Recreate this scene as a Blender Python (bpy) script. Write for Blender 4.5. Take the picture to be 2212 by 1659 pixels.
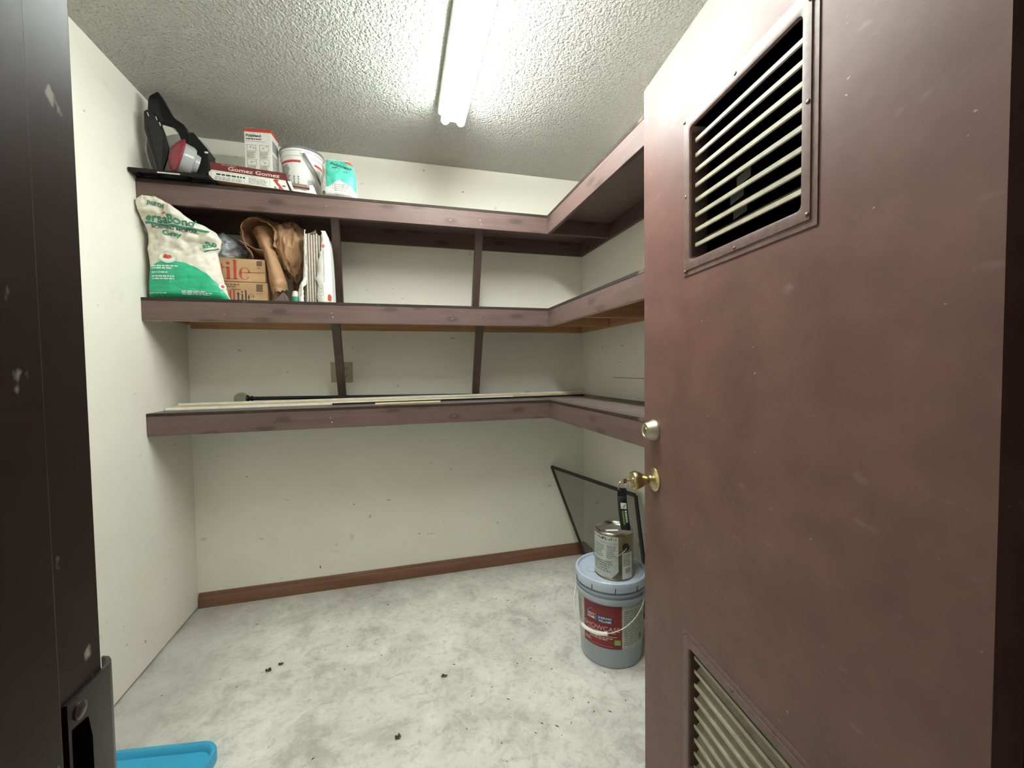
import bpy, bmesh, math, random
from mathutils import Vector, Matrix, noise
random.seed(7)
scene = bpy.context.scene
for o in list(bpy.data.objects): bpy.data.objects.remove(o)
COL = scene.collection
V = Vector

# ------------------------------------------------------------------ camera
cam_d = bpy.data.cameras.new('camera'); cam = bpy.data.objects.new('camera', cam_d); COL.objects.link(cam)
cam_d.sensor_width = 36.0; cam_d.lens = 891.97 / 2212 * 36.0; cam_d.clip_start = 0.01
Rv, Uv, Fv = V((0.96425, -0.26465, -0.0135)), V((0.02251, 0.03106, 0.99926)), V((0.26403, 0.96385, -0.03591))
m = Matrix.Identity(4)
for i in range(3):
    m[i][0], m[i][1], m[i][2] = Rv[i], Uv[i], -Fv[i]
m[0][3], m[1][3], m[2][3] = 1.0488, -2.5124, 1.2404
cam.matrix_world = m
scene.camera = cam
# ------------------------------------------------------------------ light and exposure
w = bpy.data.worlds.new('world'); scene.world = w; w.use_nodes = True
bg = w.node_tree.nodes['Background']; bg.inputs[0].default_value = (0.86, 0.85, 0.80, 1); bg.inputs[1].default_value = 0.07
scene.view_settings.view_transform = 'Standard'; scene.view_settings.look = 'None'
scene.view_settings.exposure = 1.30; scene.view_settings.gamma = 1.0; scene.view_settings.use_curve_mapping = False
TUBE_STRENGTH = 35.0          # the two fluorescent tubes are the room's only lamp
TUBE_COLOR = (0.94, 1.0, 0.97)

# ------------------------------------------------------------------ dimensions (metres)
W, H, FRONT = 2.226, 2.453, -2.216          # room: x 0..W, y FRONT..0, z 0..H
D = 0.396                                    # shelf depth along the back wall
XR = 1.838                                   # front face of the right-hand shelf leg
SHELVES = (2.063, 1.567, 1.070)              # shelf top heights

# ------------------------------------------------------------------ helpers
class MB:
    def __init__(s): s.v = []; s.f = []; s.mi = []; s.cur = 0
    def add(s, vs, fs):
        b = len(s.v); s.v += [tuple(p) for p in vs]
        for f in fs: s.f.append([b + i for i in f]); s.mi.append(s.cur)
        return s
    def box(s, a, b):
        x0, y0, z0 = (min(p, q) for p, q in zip(a, b)); x1, y1, z1 = (max(p, q) for p, q in zip(a, b))
        return s.add([(x0, y0, z0), (x1, y0, z0), (x1, y1, z0), (x0, y1, z0), (x0, y0, z1), (x1, y0, z1), (x1, y1, z1), (x0, y1, z1)],
                     [(0, 3, 2, 1), (4, 5, 6, 7), (0, 1, 5, 4), (1, 2, 6, 5), (2, 3, 7, 6), (3, 0, 4, 7)])
    def beam(s, p, q, wv, hv):
        """box bar from p to q with half-extent vectors wv, hv"""
        p, q, wv, hv = V(p), V(q), V(wv), V(hv)
        vs = [p - wv - hv, p + wv - hv, p + wv + hv, p - wv + hv, q - wv - hv, q + wv - hv, q + wv + hv, q - wv + hv]
        return s.add(vs, [(3, 2, 1, 0), (4, 5, 6, 7), (0, 1, 5, 4), (1, 2, 6, 5), (2, 3, 7, 6), (3, 0, 4, 7)])
    def prism(s, pts, fn0, fn1):
        """polygon pts (a, b) mapped by fn0 and fn1 (two parallel sides)"""
        n = len(pts)
        vs = [fn0(*p) for p in pts] + [fn1(*p) for p in pts]
        fs = [list(range(n))[::-1], list(range(n, 2 * n))] + [(i, (i + 1) % n, n + (i + 1) % n, n + i) for i in range(n)]
        return s.add(vs, fs)
    def lathe(s, prof, c=(0, 0, 0), mat=None, n=48, cap=True):
        vs = []; fs = []; c = V(c)
        for r, z in prof:
            for i in range(n):
                a = 2 * math.pi * i / n; p = V((r * math.cos(a), r * math.sin(a), z))
                if mat is not None: p = mat @ p
                vs.append(p + c)
        for k in range(len(prof) - 1):
            for i in range(n):
                j = (i + 1) % n
                fs.append((k * n + i, k * n + j, (k + 1) * n + j, (k + 1) * n + i))
        if cap:
            fs.append(tuple(range(n))[::-1]); fs.append(tuple((len(prof) - 1) * n + i for i in range(n)))
        return s.add(vs, fs)
    def tube(s, path, r, n=8, closed=False):
        path = [V(p) for p in path]; k = len(path); rings = []
        ref = V((0.13, 0.31, 0.94))
        for i, p in enumerate(path):
            a = path[(i - 1) % k] if (closed or i > 0) else p
            b = path[(i + 1) % k] if (closed or i < k - 1) else p
            t = (b - a).normalized(); u = t.cross(ref)
            if u.length < 1e-3: u = t.cross(V((1, 0, 0)))
            u.normalize(); v2 = t.cross(u)
            rr = r(i / (k - 1)) if callable(r) else r
            rings.append([p + rr * (math.cos(2 * math.pi * j / n) * u + math.sin(2 * math.pi * j / n) * v2) for j in range(n)])
        vs = [q for rg in rings for q in rg]; fs = []
        for i in range(k if closed else k - 1):
            i2 = (i + 1) % k
            for j in range(n): fs.append((i * n + j, i * n + (j + 1) % n, i2 * n + (j + 1) % n, i2 * n + j))
        if not closed: fs.append(tuple(range(n))[::-1]); fs.append(tuple((k - 1) * n + j for j in range(n)))
        return s.add(vs, fs)
    def grid(s, fn, nu, nv, cu=False):
        vs = [fn(i / (nu if cu else nu - 1), j / (nv - 1)) for j in range(nv) for i in range(nu)]; fs = []
        for j in range(nv - 1):
            for i in range(nu if cu else nu - 1):
                i2 = (i + 1) % nu
                fs.append((j * nu + i, j * nu + i2, (j + 1) * nu + i2, (j + 1) * nu + i))
        return s.add(vs, fs)
    def build(s, name, mats, parent=None, smooth=None, bevel=0, label=None):
        me = bpy.data.meshes.new(name); me.from_pydata(s.v, [], s.f)
        if not isinstance(mats, (list, tuple)): mats = [mats]
        for mt in mats: me.materials.append(mt)
        if len(mats) > 1:
            me.polygons.foreach_set('material_index', s.mi)
        me.update()
        if smooth is not None:
            me.polygons.foreach_set('use_smooth', [True] * len(me.polygons)); me.set_sharp_from_angle(angle=math.radians(smooth))
        o = bpy.data.objects.new(name, me); COL.objects.link(o)
        if parent is not None: o.parent = parent
        if bevel:
            b = o.modifiers.new('bevel', 'BEVEL'); b.width = bevel; b.segments = 2; b.limit_method = 'ANGLE'
        if label: o['label'] = label
        return o

def tag(o, label, cat=None, group=None, kind=None):
    o['label'] = label
    if cat: o['category'] = cat
    if group: o['group'] = group
    if kind: o['kind'] = kind
    return o
def empty(name, loc=(0, 0, 0), rot=(0, 0, 0)):
    o = bpy.data.objects.new(name, None); COL.objects.link(o); o.location = loc; o.rotation_euler = rot
    o.empty_display_size = 0.05
    return o
def struct(o, label=None):
    o['kind'] = 'structure'
    if label: o['label'] = label
    return o
def srgb(r, g, b):
    f = lambda c: (c / 12.92 if c <= 0.04045 else ((c + 0.055) / 1.055) ** 2.4)
    return tuple(f(c / 255) for c in (r, g, b))
def lerp_table(tab):
    def fn(x):
        if x <= tab[0][0]: return tab[0][1]
        for (a, p), (b, q) in zip(tab, tab[1:]):
            if x <= b:
                t = (x - a) / (b - a); t = t * t * (3 - 2 * t) * 0.5 + t * 0.5
                return p + (q - p) * t
        return tab[-1][1]
    return fn

# ------------------------------------------------------------------ materials
class NT:
    def __init__(s, name):
        s.m = bpy.data.materials.new(name); s.m.use_nodes = True; s.t = s.m.node_tree; s.b = s.t.nodes['Principled BSDF']
        s._c = None
    def n(s, typ, **kw):
        nd = s.t.nodes.new(typ)
        for k, v in kw.items(): setattr(nd, k, v)
        return nd
    def link(s, a, b): s.t.links.new(a, b)
    def coord(s):
        if s._c is None: s._c = s.n('ShaderNodeTexCoord').outputs['Object']
        return s._c
    def mapped(s, scale=(1, 1, 1), loc=(0, 0, 0), rot=(0, 0, 0)):
        mp = s.n('ShaderNodeMapping'); mp.inputs['Scale'].default_value = scale; mp.inputs['Location'].default_value = loc
        mp.inputs['Rotation'].default_value = rot
        s.link(s.coord(), mp.inputs[0]); return mp.outputs[0]
    def noise(s, scale, detail=4, rough=0.55, vec=None, dist=0.0):
        nd = s.n('ShaderNodeTexNoise'); nd.inputs['Scale'].default_value = scale; nd.inputs['Detail'].default_value = detail
        nd.inputs['Roughness'].default_value = rough; nd.inputs['Distortion'].default_value = dist
        s.link(vec or s.coord(), nd.inputs['Vector']); return nd.outputs['Fac']
    def ramp(s, val, stops):
        r = s.n('ShaderNodeValToRGB'); e = r.color_ramp.elements
        while len(e) < len(stops): e.new(0.5)
        for el, (p, c) in zip(e, stops):
            el.position = p; el.color = (*(c if isinstance(c, (tuple, list)) else (c, c, c)), 1)
        s.link(val, r.inputs[0]); return r.outputs[0]
    def mix(s, fac, a, b, mode='MIX'):
        mx = s.n('ShaderNodeMix', data_type='RGBA', blend_type=mode)
        for sock, val in ((mx.inputs[0], fac), (mx.inputs[6], a), (mx.inputs[7], b)):
            if hasattr(val, 'links'): s.link(val, sock)
            elif isinstance(val, (tuple, list)): sock.default_value = (*val, 1)
            else: sock.default_value = val
        return mx.outputs[2]
    def math(s, op, a, b=None):
        nd = s.n('ShaderNodeMath', operation=op)
        for sock, val in zip(nd.inputs, (a, b)):
            if val is None: continue
            if hasattr(val, 'links'): s.link(val, sock)
            else: sock.default_value = val
        return nd.outputs[0]
    def color(s, c):
        if hasattr(c, 'links'): s.link(c, s.b.inputs['Base Color'])
        else: s.b.inputs['Base Color'].default_value = (*c, 1)
    def bump(s, h, strength=0.3, dist=0.002):
        bp = s.n('ShaderNodeBump'); bp.inputs['Strength'].default_value = strength; bp.inputs['Distance'].default_value = dist
        s.link(h, bp.inputs['Height']); s.link(bp.outputs[0], s.b.inputs['Normal'])
    def set(s, **kw):
        for k, v in kw.items():
            k = k.replace('_', ' ').title() if k not in ('IOR',) else k
            sock = s.b.inputs[k]
            if hasattr(v, 'links'): s.link(v, sock)
            else: sock.default_value = v
        return s

def plain(name, c, rough=0.5, metal=0.0, var=0.12, scale=30, bump=0.0, spec=0.5, alpha=1.0):
    t = NT(name); nz = t.noise(scale)
    dk = tuple(x * (1 - var) for x in c); lt = tuple(min(1, x * (1 + var)) for x in c)
    t.color(t.ramp(nz, [(0.3, dk), (0.7, lt)])); t.set(Roughness=rough, Metallic=metal, Alpha=alpha)
    t.b.inputs['Specular IOR Level'].default_value = spec
    if bump: t.bump(t.noise(scale * 4), bump)
    return t.m

def wall_material(name, axes, marks, seed):
    """cream wall paint with dirt specks and scuffs; marks = (a, b, half_a, half_b, strength) in the wall's own plane"""
    t = NT(name)
    base = t.ramp(t.noise(2.2, 5, 0.6, t.mapped(loc=(seed, 0, 0))), [(0.3, (0.810, 0.785, 0.680)), (0.7, (0.855, 0.832, 0.735))])
    sp = t.noise(26, 3, 0.5, t.mapped(scale=(0.55, 0.55, 1.0), loc=(seed * 3, 1, 2)))
    col = t.mix(t.ramp(sp, [(0.705, 0.0), (0.735, 0.55)]), base, (0.20, 0.185, 0.14))
    big = t.noise(7, 4, 0.6, t.mapped(scale=(0.6, 0.6, 1.6), loc=(seed, 5, 0)))
    col = t.mix(t.ramp(big, [(0.62, 0.0), (0.80, 0.22)]), col, (0.42, 0.39, 0.30))
    wob = t.noise(110, 3, 0.7)
    for a, b, ha, hb, st in marks:
        c = [0, 0, 0]; sc = [0, 0, 0]
        c[axes[0]] = a; c[axes[1]] = b; sc[axes[0]] = 1.7 / ha; sc[axes[1]] = 1.7 / hb
        s1 = t.n('ShaderNodeVectorMath', operation='SUBTRACT'); t.link(t.coord(), s1.inputs[0]); s1.inputs[1].default_value = c
        s2 = t.n('ShaderNodeVectorMath', operation='MULTIPLY'); t.link(s1.outputs[0], s2.inputs[0]); s2.inputs[1].default_value = sc
        s3 = t.n('ShaderNodeVectorMath', operation='LENGTH'); t.link(s2.outputs[0], s3.inputs[0])
        dd = t.math('ADD', s3.outputs['Value'], t.math('MULTIPLY', wob, 3.0))
        col = t.mix(t.ramp(dd, [(0.0, st), (0.45, st), (0.5, st), (1.0, 0.0)]) if False else t.math('MULTIPLY', t.math('LESS_THAN', dd, 2.2), st), col, (0.13, 0.115, 0.09))
    t.color(col); t.set(Roughness=0.62); t.bump(t.noise(160, 3), 0.12, 0.001)
    return t.m

def ceiling_material():
    t = NT('stippled_ceiling_paint')
    t.color(t.ramp(t.noise(1.5), [(0.3, (0.53, 0.525, 0.475)), (0.7, (0.59, 0.585, 0.53))]))
    vo = t.n('ShaderNodeTexVoronoi'); vo.inputs['Scale'].default_value = 105; vo.feature = 'SMOOTH_F1'
    wv = t.n('ShaderNodeVectorMath', operation='ADD'); nzv = t.n('ShaderNodeTexNoise'); nzv.inputs['Scale'].default_value = 60
    t.link(t.coord(), nzv.inputs['Vector'])
    sc = t.n('ShaderNodeVectorMath', operation='SCALE'); t.link(nzv.outputs['Color'], sc.inputs[0]); sc.inputs['Scale'].default_value = 0.012
    t.link(t.coord(), wv.inputs[0]); t.link(sc.outputs[0], wv.inputs[1]); t.link(wv.outputs[0], vo.inputs['Vector'])
    h = t.math('SUBTRACT', 1.0, vo.outputs['Distance'])
    h2 = t.math('ADD', h, t.math('MULTIPLY', t.noise(170, 2), 0.8))
    t.bump(h2, 1.0, 0.014); t.set(Roughness=0.36)
    return t.m

def concrete_material():
    t = NT('worn_concrete')
    n1 = t.noise(1.15, 6, 0.62, t.mapped(loc=(3.3, 1.2, 0)), dist=0.6)
    n2 = t.noise(5.5, 8, 0.7, t.mapped(loc=(1.0, 7.0, 0)), dist=0.5)
    n3 = t.noise(30, 6, 0.7)
    a = t.ramp(n1, [(0.38, (0.36, 0.345, 0.32)), (0.50, (0.66, 0.645, 0.575)), (0.62, (0.82, 0.80, 0.72))])
    b = t.ramp(n2, [(0.36, (0.38, 0.36, 0.32)), (0.50, (0.72, 0.705, 0.63)), (0.64, (0.88, 0.865, 0.79))])
    col = t.mix(0.55, a, b)
    col = t.mix(t.ramp(n3, [(0.54, 0.0), (0.70, 0.48)]), col, (0.33, 0.30, 0.25))
    n5 = t.noise(13, 6, 0.75, t.mapped(loc=(2, 9, 0)), dist=1.0)
    col = t.mix(t.ramp(n5, [(0.36, 0.38), (0.48, 0.0)]), col, (0.34, 0.325, 0.295))
    col = t.mix(t.ramp(n5, [(0.56, 0.0), (0.68, 0.5)]), col, (0.88, 0.87, 0.80))
    ed = t.n('ShaderNodeTexVoronoi'); ed.inputs['Scale'].default_value = 9; t.link(t.mapped(loc=(0.3, 0.2, 0)), ed.inputs['Vector'])
    col = t.mix(t.ramp(ed.outputs['Distance'], [(0.0, 0.5), (0.045, 0.42), (0.075, 0.0)]), col, (0.36, 0.335, 0.28))
    # dust-bright rings left by old spills
    n4 = t.noise(2.4, 3, 0.5, t.mapped(loc=(8, 2, 0)), dist=1.2)
    col = t.mix(t.ramp(n4, [(0.49, 0.0), (0.505, 0.30), (0.52, 0.0)]), col, (0.74, 0.72, 0.65))
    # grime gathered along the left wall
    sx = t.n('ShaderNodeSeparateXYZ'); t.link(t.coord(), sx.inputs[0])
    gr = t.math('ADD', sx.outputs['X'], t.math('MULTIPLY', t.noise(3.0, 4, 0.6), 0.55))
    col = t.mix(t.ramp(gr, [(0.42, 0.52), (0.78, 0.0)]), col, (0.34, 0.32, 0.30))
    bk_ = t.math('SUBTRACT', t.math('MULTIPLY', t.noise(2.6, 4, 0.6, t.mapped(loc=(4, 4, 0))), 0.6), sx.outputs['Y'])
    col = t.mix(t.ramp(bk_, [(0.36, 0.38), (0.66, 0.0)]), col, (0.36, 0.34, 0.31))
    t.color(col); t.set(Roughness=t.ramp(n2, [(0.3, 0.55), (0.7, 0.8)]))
    t.bump(t.math('ADD', n3, t.math('MULTIPLY', n2, 1.5)), 0.35, 0.003)
    return t.m

def paint_material(name, c, rough=0.42, grain=None, chips=0.0, chip_scale=(1, 1, 1), spec=0.5, seed=0):
    """brown paint over wood; grain = axis the board runs along, chips = amount of pale knocks"""
    t = NT(name)
    s = [9.0, 9.0, 9.0]
    if grain is not None:
        s = [60.0, 60.0, 60.0]; s[grain] = 3.5
    g = t.noise(1.0, 5, 0.6, t.mapped(scale=s, loc=(seed, seed, 0)))
    dk = tuple(x * 0.80 for x in c); lt = tuple(x * 1.16 for x in c)
    col = t.ramp(g, [(0.3, dk), (0.7, lt)])
    cl = t.noise(3.0, 4, 0.6, t.mapped(loc=(seed, 2, 0)))
    col = t.mix(t.ramp(cl, [(0.35, 0.0), (0.75, 0.28)]), col, tuple(min(1, x * 1.45 + 0.01) for x in c))
    if grain is not None:      # knots
        ks = [0.0, 0.0, 9.0]; ks[grain] = 4.2 if grain != 2 else 4.2
        kv = t.n('ShaderNodeTexVoronoi', voronoi_dimensions='2D'); kv.inputs['Scale'].default_value = 1.0
        sp_ = t.n('ShaderNodeSeparateXYZ'); t.link(t.coord(), sp_.inputs[0]); cb = t.n('ShaderNodeCombineXYZ')
        t.link(t.math('ADD', t.math('MULTIPLY', sp_.outputs['XYZ'[grain]], 3.6), seed * 1.3), cb.inputs[0])
        t.link(t.math('MULTIPLY', sp_.outputs['Z' if grain != 2 else 'X'], 10.0), cb.inputs[1]); t.link(cb.outputs[0], kv.inputs['Vector'])
        kd = t.math('ADD', kv.outputs['Distance'], t.math('MULTIPLY', g, 0.12))
        col = t.mix(t.ramp(kd, [(0.15, 0.70), (0.19, 0.30), (0.27, 0.0)]), col, tuple(x * 0.45 for x in c))
    if chips:
        cn = t.noise(1.0, 3, 0.55, t.mapped(scale=tuple(55 * q for q in chip_scale), loc=(seed + 3, 1, 1)))
        col = t.mix(t.ramp(cn, [(0.735 - 0.03 * chips, 0.0), (0.80 - 0.03 * chips, 0.75)]), col, (0.50, 0.45, 0.38))
        if grain is None: c2 = t.noise(1.0, 2, 0.5, t.mapped(scale=tuple(16 * q for q in chip_scale), loc=(seed + 7, 2, 1)))
        if grain is None: col = t.mix(t.ramp(c2, [(0.66, 0.0), (0.82, 0.30)]), col, (0.36, 0.29, 0.25))
    t.color(col); t.set(Roughness=t.ramp(cl, [(0.3, rough * 0.85), (0.7, rough * 1.2)]))
    t.b.inputs['Specular IOR Level'].default_value = spec
    t.bump(g, 0.22, 0.0012)
    return t.m

def raw_wood(name, c, axis, seed=0):
    t = NT(name); s = [70.0, 70.0, 70.0]; s[axis] = 3.0
    g = t.noise(1.0, 5, 0.6, t.mapped(scale=s, loc=(seed, 0, 0)), dist=0.4)
    t.color(t.ramp(g, [(0.3, tuple(x * 0.72 for x in c)), (0.7, tuple(min(1, x * 1.15) for x in c))])); t.set(Roughness=0.6)
    t.bump(g, 0.2, 0.001); return t.m

def metal(name, c, rough):
    t = NT(name); t.color(t.ramp(t.noise(40), [(0.3, tuple(x * 0.85 for x in c)), (0.7, c)])); t.set(Roughness=rough, Metallic=1.0); return t.m

BROWN = (0.117, 0.072, 0.063)
M = {}
M['wall_back'] = wall_material('cream_wall_back', (0, 2), [
    (0.596, 0.133, 0.010, 0.016, 0.9), (0.871, 0.396, 0.012, 0.02, 0.55), (0.767, 0.286, 0.03, 0.05, 0.18), (1.213, 0.251, 0.06, 0.008, 0.35),
    (1.447, 2.31, 0.014, 0.012, 0.6), (1.646, 2.232, 0.02, 0.014, 0.3), (0.034, 0.363, 0.03, 0.02, 0.3), (0.437, 0.534, 0.02, 0.005, 0.5),
    (0.976, 0.481, 0.022, 0.012, 0.45), (1.631, 0.269, 0.014, 0.02, 0.4), (0.784, 0.473, 0.012, 0.012, 0.55), (1.042, 1.152, 0.012, 0.02, 0.35),
    (0.46, 1.24, 0.014, 0.012, 0.3), (1.30, 1.20, 0.2, 0.012, 0.10)], 0.0)
M['wall_left'] = wall_material('cream_wall_left', (1, 2), [(-0.30, 0.30, 0.01, 0.006, 0.6), (-0.25, 0.42, 0.01, 0.006, 0.6), (-0.47, 0.12, 0.014, 0.016, 0.6)], 4.0)
M['wall_right'] = wall_material('cream_wall_right', (1, 2), [(-0.50, 1.36, 0.03, 0.006, 0.8), (-0.48, 1.27, 0.03, 0.005, 0.5), (-0.45, 1.72, 0.03, 0.006, 0.5), (-0.35, 0.86, 0.012, 0.012, 0.4)], 9.0)
M['ceiling'] = ceiling_material(); M['floor'] = concrete_material()
M['shelf_x'] = paint_material('brown_paint_board_x', BROWN, 0.5, 0, 0.5, (0.5, 1, 1), spec=0.3, seed=1)
M['shelf_y'] = paint_material('brown_paint_board_y', BROWN, 0.5, 1, 0.6, (1, 0.5, 1), spec=0.3, seed=5)
M['shelf_z'] = paint_material('brown_paint_brace', tuple(x * 0.85 for x in BROWN), 0.5, 2, 0.1, seed=3)
M['deckedge'] = paint_material('dark_plywood_edge', (0.034, 0.024, 0.020), 0.7, None, 0.3, spec=0.2, seed=4)
M['deck'] = paint_material('brown_paint_plywood', (0.135, 0.098, 0.088), 0.5, 0, 0.9, (0.4, 1, 1), seed=8)
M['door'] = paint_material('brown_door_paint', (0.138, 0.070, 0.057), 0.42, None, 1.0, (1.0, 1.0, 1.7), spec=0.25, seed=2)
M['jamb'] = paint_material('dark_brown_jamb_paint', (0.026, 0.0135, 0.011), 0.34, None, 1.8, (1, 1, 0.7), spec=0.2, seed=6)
M['louver'] = plain('louver_frame_paint', (0.145, 0.088, 0.076), 0.38, 0, 0.2, 60, spec=0.3)
M['blade'] = plain('tan_louver_blade', (0.36, 0.32, 0.235), 0.45, 0, 0.15, 40)
M['raw_x'] = raw_wood('bare_pine_x', (0.55, 0.29, 0.14), 0, 1); M['raw_y'] = raw_wood('bare_pine_y', (0.50, 0.27, 0.135), 1, 2)
M['raw_edge'] = raw_wood('pale_pine_edge', (0.52, 0.40, 0.25), 0, 4)
M['base_wood'] = raw_wood('stained_baseboard', (0.200, 0.090, 0.048), 0, 3); M['base_wood_y'] = raw_wood('stained_baseboard_y', (0.200, 0.090, 0.048), 1, 3)
M['black'] = plain('black_plastic', (0.005, 0.005, 0.006), 0.4, spec=0.25); M['darkgrey'] = plain('dark_grey_plastic', (0.013, 0.013, 0.014), 0.3, spec=0.35)
M['white_enamel'] = plain('white_fixture_enamel', (0.78, 0.78, 0.72), 0.35, 0, 0.03)
M['white'] = plain('white_plastic', (0.80, 0.80, 0.77), 0.4, 0, 0.05); M['offwhite'] = plain('off_white_paper', (0.66, 0.62, 0.53), 0.75, 0, 0.14, 45, 0.1)
M['whitepaper'] = plain('white_card', (0.72, 0.71, 0.65), 0.6, 0, 0.06)
M['dirtywhite'] = plain('dusty_white_paper', (0.60, 0.58, 0.54), 0.7, 0, 0.2, 60, 0.1)
M['red'] = plain('red_print', (0.55, 0.055, 0.03), 0.5, 0, 0.08); M['maroon'] = plain('maroon_card', (0.125, 0.02, 0.018), 0.5, 0, 0.15)
M['pink'] = plain('pale_pink_print', (0.62, 0.47, 0.42), 0.6); M['ink'] = plain('dark_ink', (0.035, 0.035, 0.035), 0.6); M['greyink'] = plain('grey_ink', (0.27, 0.27, 0.25), 0.6)
M['blackink'] = plain('black_band', (0.012, 0.015, 0.013), 0.5)
M['green'] = plain('green_print', (0.014, 0.37, 0.19), 0.45, 0, 0.12, 25); M['dkgreen'] = plain('deep_green_print', (0.02, 0.21, 0.12), 0.5)
M['teal'] = plain('teal_print', (0.07, 0.43, 0.33), 0.5, 0, 0.18, 40); M['printwhite'] = plain('white_print', (0.70, 0.72, 0.66), 0.6)
M['card'] = plain('corrugated_cardboard', (0.40, 0.245, 0.125), 0.75, 0, 0.12, 25, 0.1); M['carddark'] = plain('inner_cardboard', (0.22, 0.14, 0.075), 0.8)
M['cardred'] = plain('dark_red_print', (0.36, 0.045, 0.03), 0.7); M['brownink'] = plain('brown_ink', (0.10, 0.06, 0.035), 0.7)
M['kraft'] = plain('crumpled_kraft_paper', (0.33, 0.185, 0.095), 0.7, 0, 0.15, 14, 0.25)
M['tile'] = plain('brown_tile_body', (0.27, 0.165, 0.135), 0.6, 0, 0.15, 60); M['tileedge'] = plain('beige_tile_edge', (0.52, 0.46, 0.37), 0.6, 0, 0.15, 60)
M['tiledark'] = plain('dark_tile_face', (0.10, 0.075, 0.065), 0.5)
M['grey_pl'] = plain('blue_grey_plastic', (0.34, 0.385, 0.44), 0.3, 0, 0.05); M['grey_lid'] = plain('pale_blue_grey_lid', (0.46, 0.53, 0.63), 0.32, 0, 0.05)
M['greystrap'] = plain('grey_plastic_strap', (0.19, 0.195, 0.195), 0.4); M['labelgrey'] = plain('grey_label_paper', (0.47, 0.48, 0.46), 0.5, 0, 0.10, 60)
M['labelred'] = plain('dark_red_label', (0.21, 0.012, 0.014), 0.4, 0, 0.06); M['blue'] = plain('sign_blue_print', (0.035, 0.22, 0.42), 0.45); M['navy'] = plain('navy_print', (0.012, 0.03, 0.14), 0.45)
M['lime'] = plain('lime_print', (0.22, 0.42, 0.10), 0.5)
M['tin'] = metal('tin_can_steel', (0.62, 0.61, 0.58), 0.22); M['goldtin'] = metal('olive_gold_tin', (0.30, 0.255, 0.15), 0.3)
M['wire'] = plain('white_coated_wire', (0.72, 0.72, 0.69), 0.35); M['steel'] = metal('bright_wire', (0.7, 0.69, 0.66), 0.25)
M['brass'] = metal('aged_brass', (0.62, 0.50, 0.26), 0.28); M['satin'] = metal('satin_brass', (0.62, 0.57, 0.45), 0.42); M['screw'] = metal('dark_screw', (0.18, 0.15, 0.13), 0.4)
M['strike'] = plain('painted_strike_plate', (0.016, 0.010, 0.009), 0.3, 0.0, spec=0.25); M['deadblack'] = plain('dead_black', (0.002, 0.002, 0.002), 0.9, spec=0.0)  # dead black also paints in the shade inside holes, slits and the wall gap
M['fabric'] = plain('black_webbing', (0.006, 0.008, 0.012), 0.7, 0, 0.2, 200, 0.2)
M['cyan'] = plain('blue_plastic_lid', (0.045, 0.36, 0.58), 0.35, 0, 0.04); M['almond'] = plain('almond_plate', (0.42, 0.37, 0.25), 0.4, 0, 0.05)
M['redplastic'] = plain('dusty_red_plastic', (0.23, 0.018, 0.032), 0.4, 0, 0.2, 70)
M['rodblack'] = plain('black_rod_enamel', (0.010, 0.012, 0.014), 0.25); M['stripwhite'] = plain('white_moulding_paint', (0.74, 0.72, 0.63), 0.5)
M['stripwood'] = raw_wood('pale_strip_wood', (0.66, 0.50, 0.28), 0, 6); M['leaf'] = plain('dead_leaf', (0.10, 0.055, 0.025), 0.8, 0, 0.3, 90)
M['grit'] = plain('dark_grit', (0.06, 0.05, 0.04), 0.9)
M['chip'] = plain('cream_primer_chip', (0.50, 0.44, 0.30), 0.6)
def translucent(name, c, alpha, rough=0.35, trans=0.0):
    t = NT(name); t.color(t.ramp(t.noise(25), [(0.3, tuple(x * 0.9 for x in c)), (0.7, c)])); t.set(Roughness=rough, Alpha=alpha)
    t.b.inputs['Transmission Weight'].default_value = trans; return t.m
M['clear'] = translucent('frosted_clear_plastic', (0.52, 0.52, 0.50), 0.72, 0.25)
M['mesh'] = translucent('grey_insect_screen', (0.20, 0.20, 0.175), 0.50, 0.8)
M['glass'] = translucent('clear_glass_ball', (0.95, 0.97, 0.95), 1.0, 0.03, 1.0); M['glass'].node_tree.nodes['Principled BSDF'].inputs['IOR'].default_value = 1.45
M['poly'] = translucent('thin_grey_plastic_film', (0.45, 0.48, 0.51), 0.96, 0.35)
t = NT('lit_fluorescent_tube'); t.color((0.9, 0.9, 0.9)); t.b.inputs['Emission Color'].default_value = (*TUBE_COLOR, 1); t.b.inputs['Emission Strength'].default_value = TUBE_STRENGTH
M['tube'] = t.m

# ------------------------------------------------------------------ 2D print helpers
_tc = {}
def text2d(s, bold=0.0, sub=False):
    """outline of a word as flat triangles, left-bottom at 0,0 ; returns verts, faces, width, height"""
    key = (s, bold, sub)
    if key in _tc: return _tc[key]
    cu = bpy.data.curves.new('word', 'FONT'); cu.body = s; cu.size = 1.0; cu.offset = bold; cu.resolution_u = 3
    ob = bpy.data.objects.new('word', cu); COL.objects.link(ob)
    dg = bpy.context.evaluated_depsgraph_get()
    me = bpy.data.meshes.new_from_object(ob.evaluated_get(dg))
    if sub:
        bm = bmesh.new(); bm.from_mesh(me); bmesh.ops.triangulate(bm, faces=bm.faces[:]); bmesh.ops.subdivide_edges(bm, edges=bm.edges[:], cuts=3, use_grid_fill=True); bm.to_mesh(me); bm.free()
    vs = [(p.co.x, p.co.y) for p in me.vertices]; fs = [tuple(p.vertices) for p in me.polygons]
    bpy.data.objects.remove(ob); bpy.data.curves.remove(cu); bpy.data.meshes.remove(me)
    x0 = min(p[0] for p in vs); y0 = min(p[1] for p in vs); x1 = max(p[0] for p in vs); y1 = max(p[1] for p in vs)
    r = ([(x - x0, y - y0) for x, y in vs], fs, x1 - x0, y1 - y0); _tc[key] = r
    return r
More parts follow.
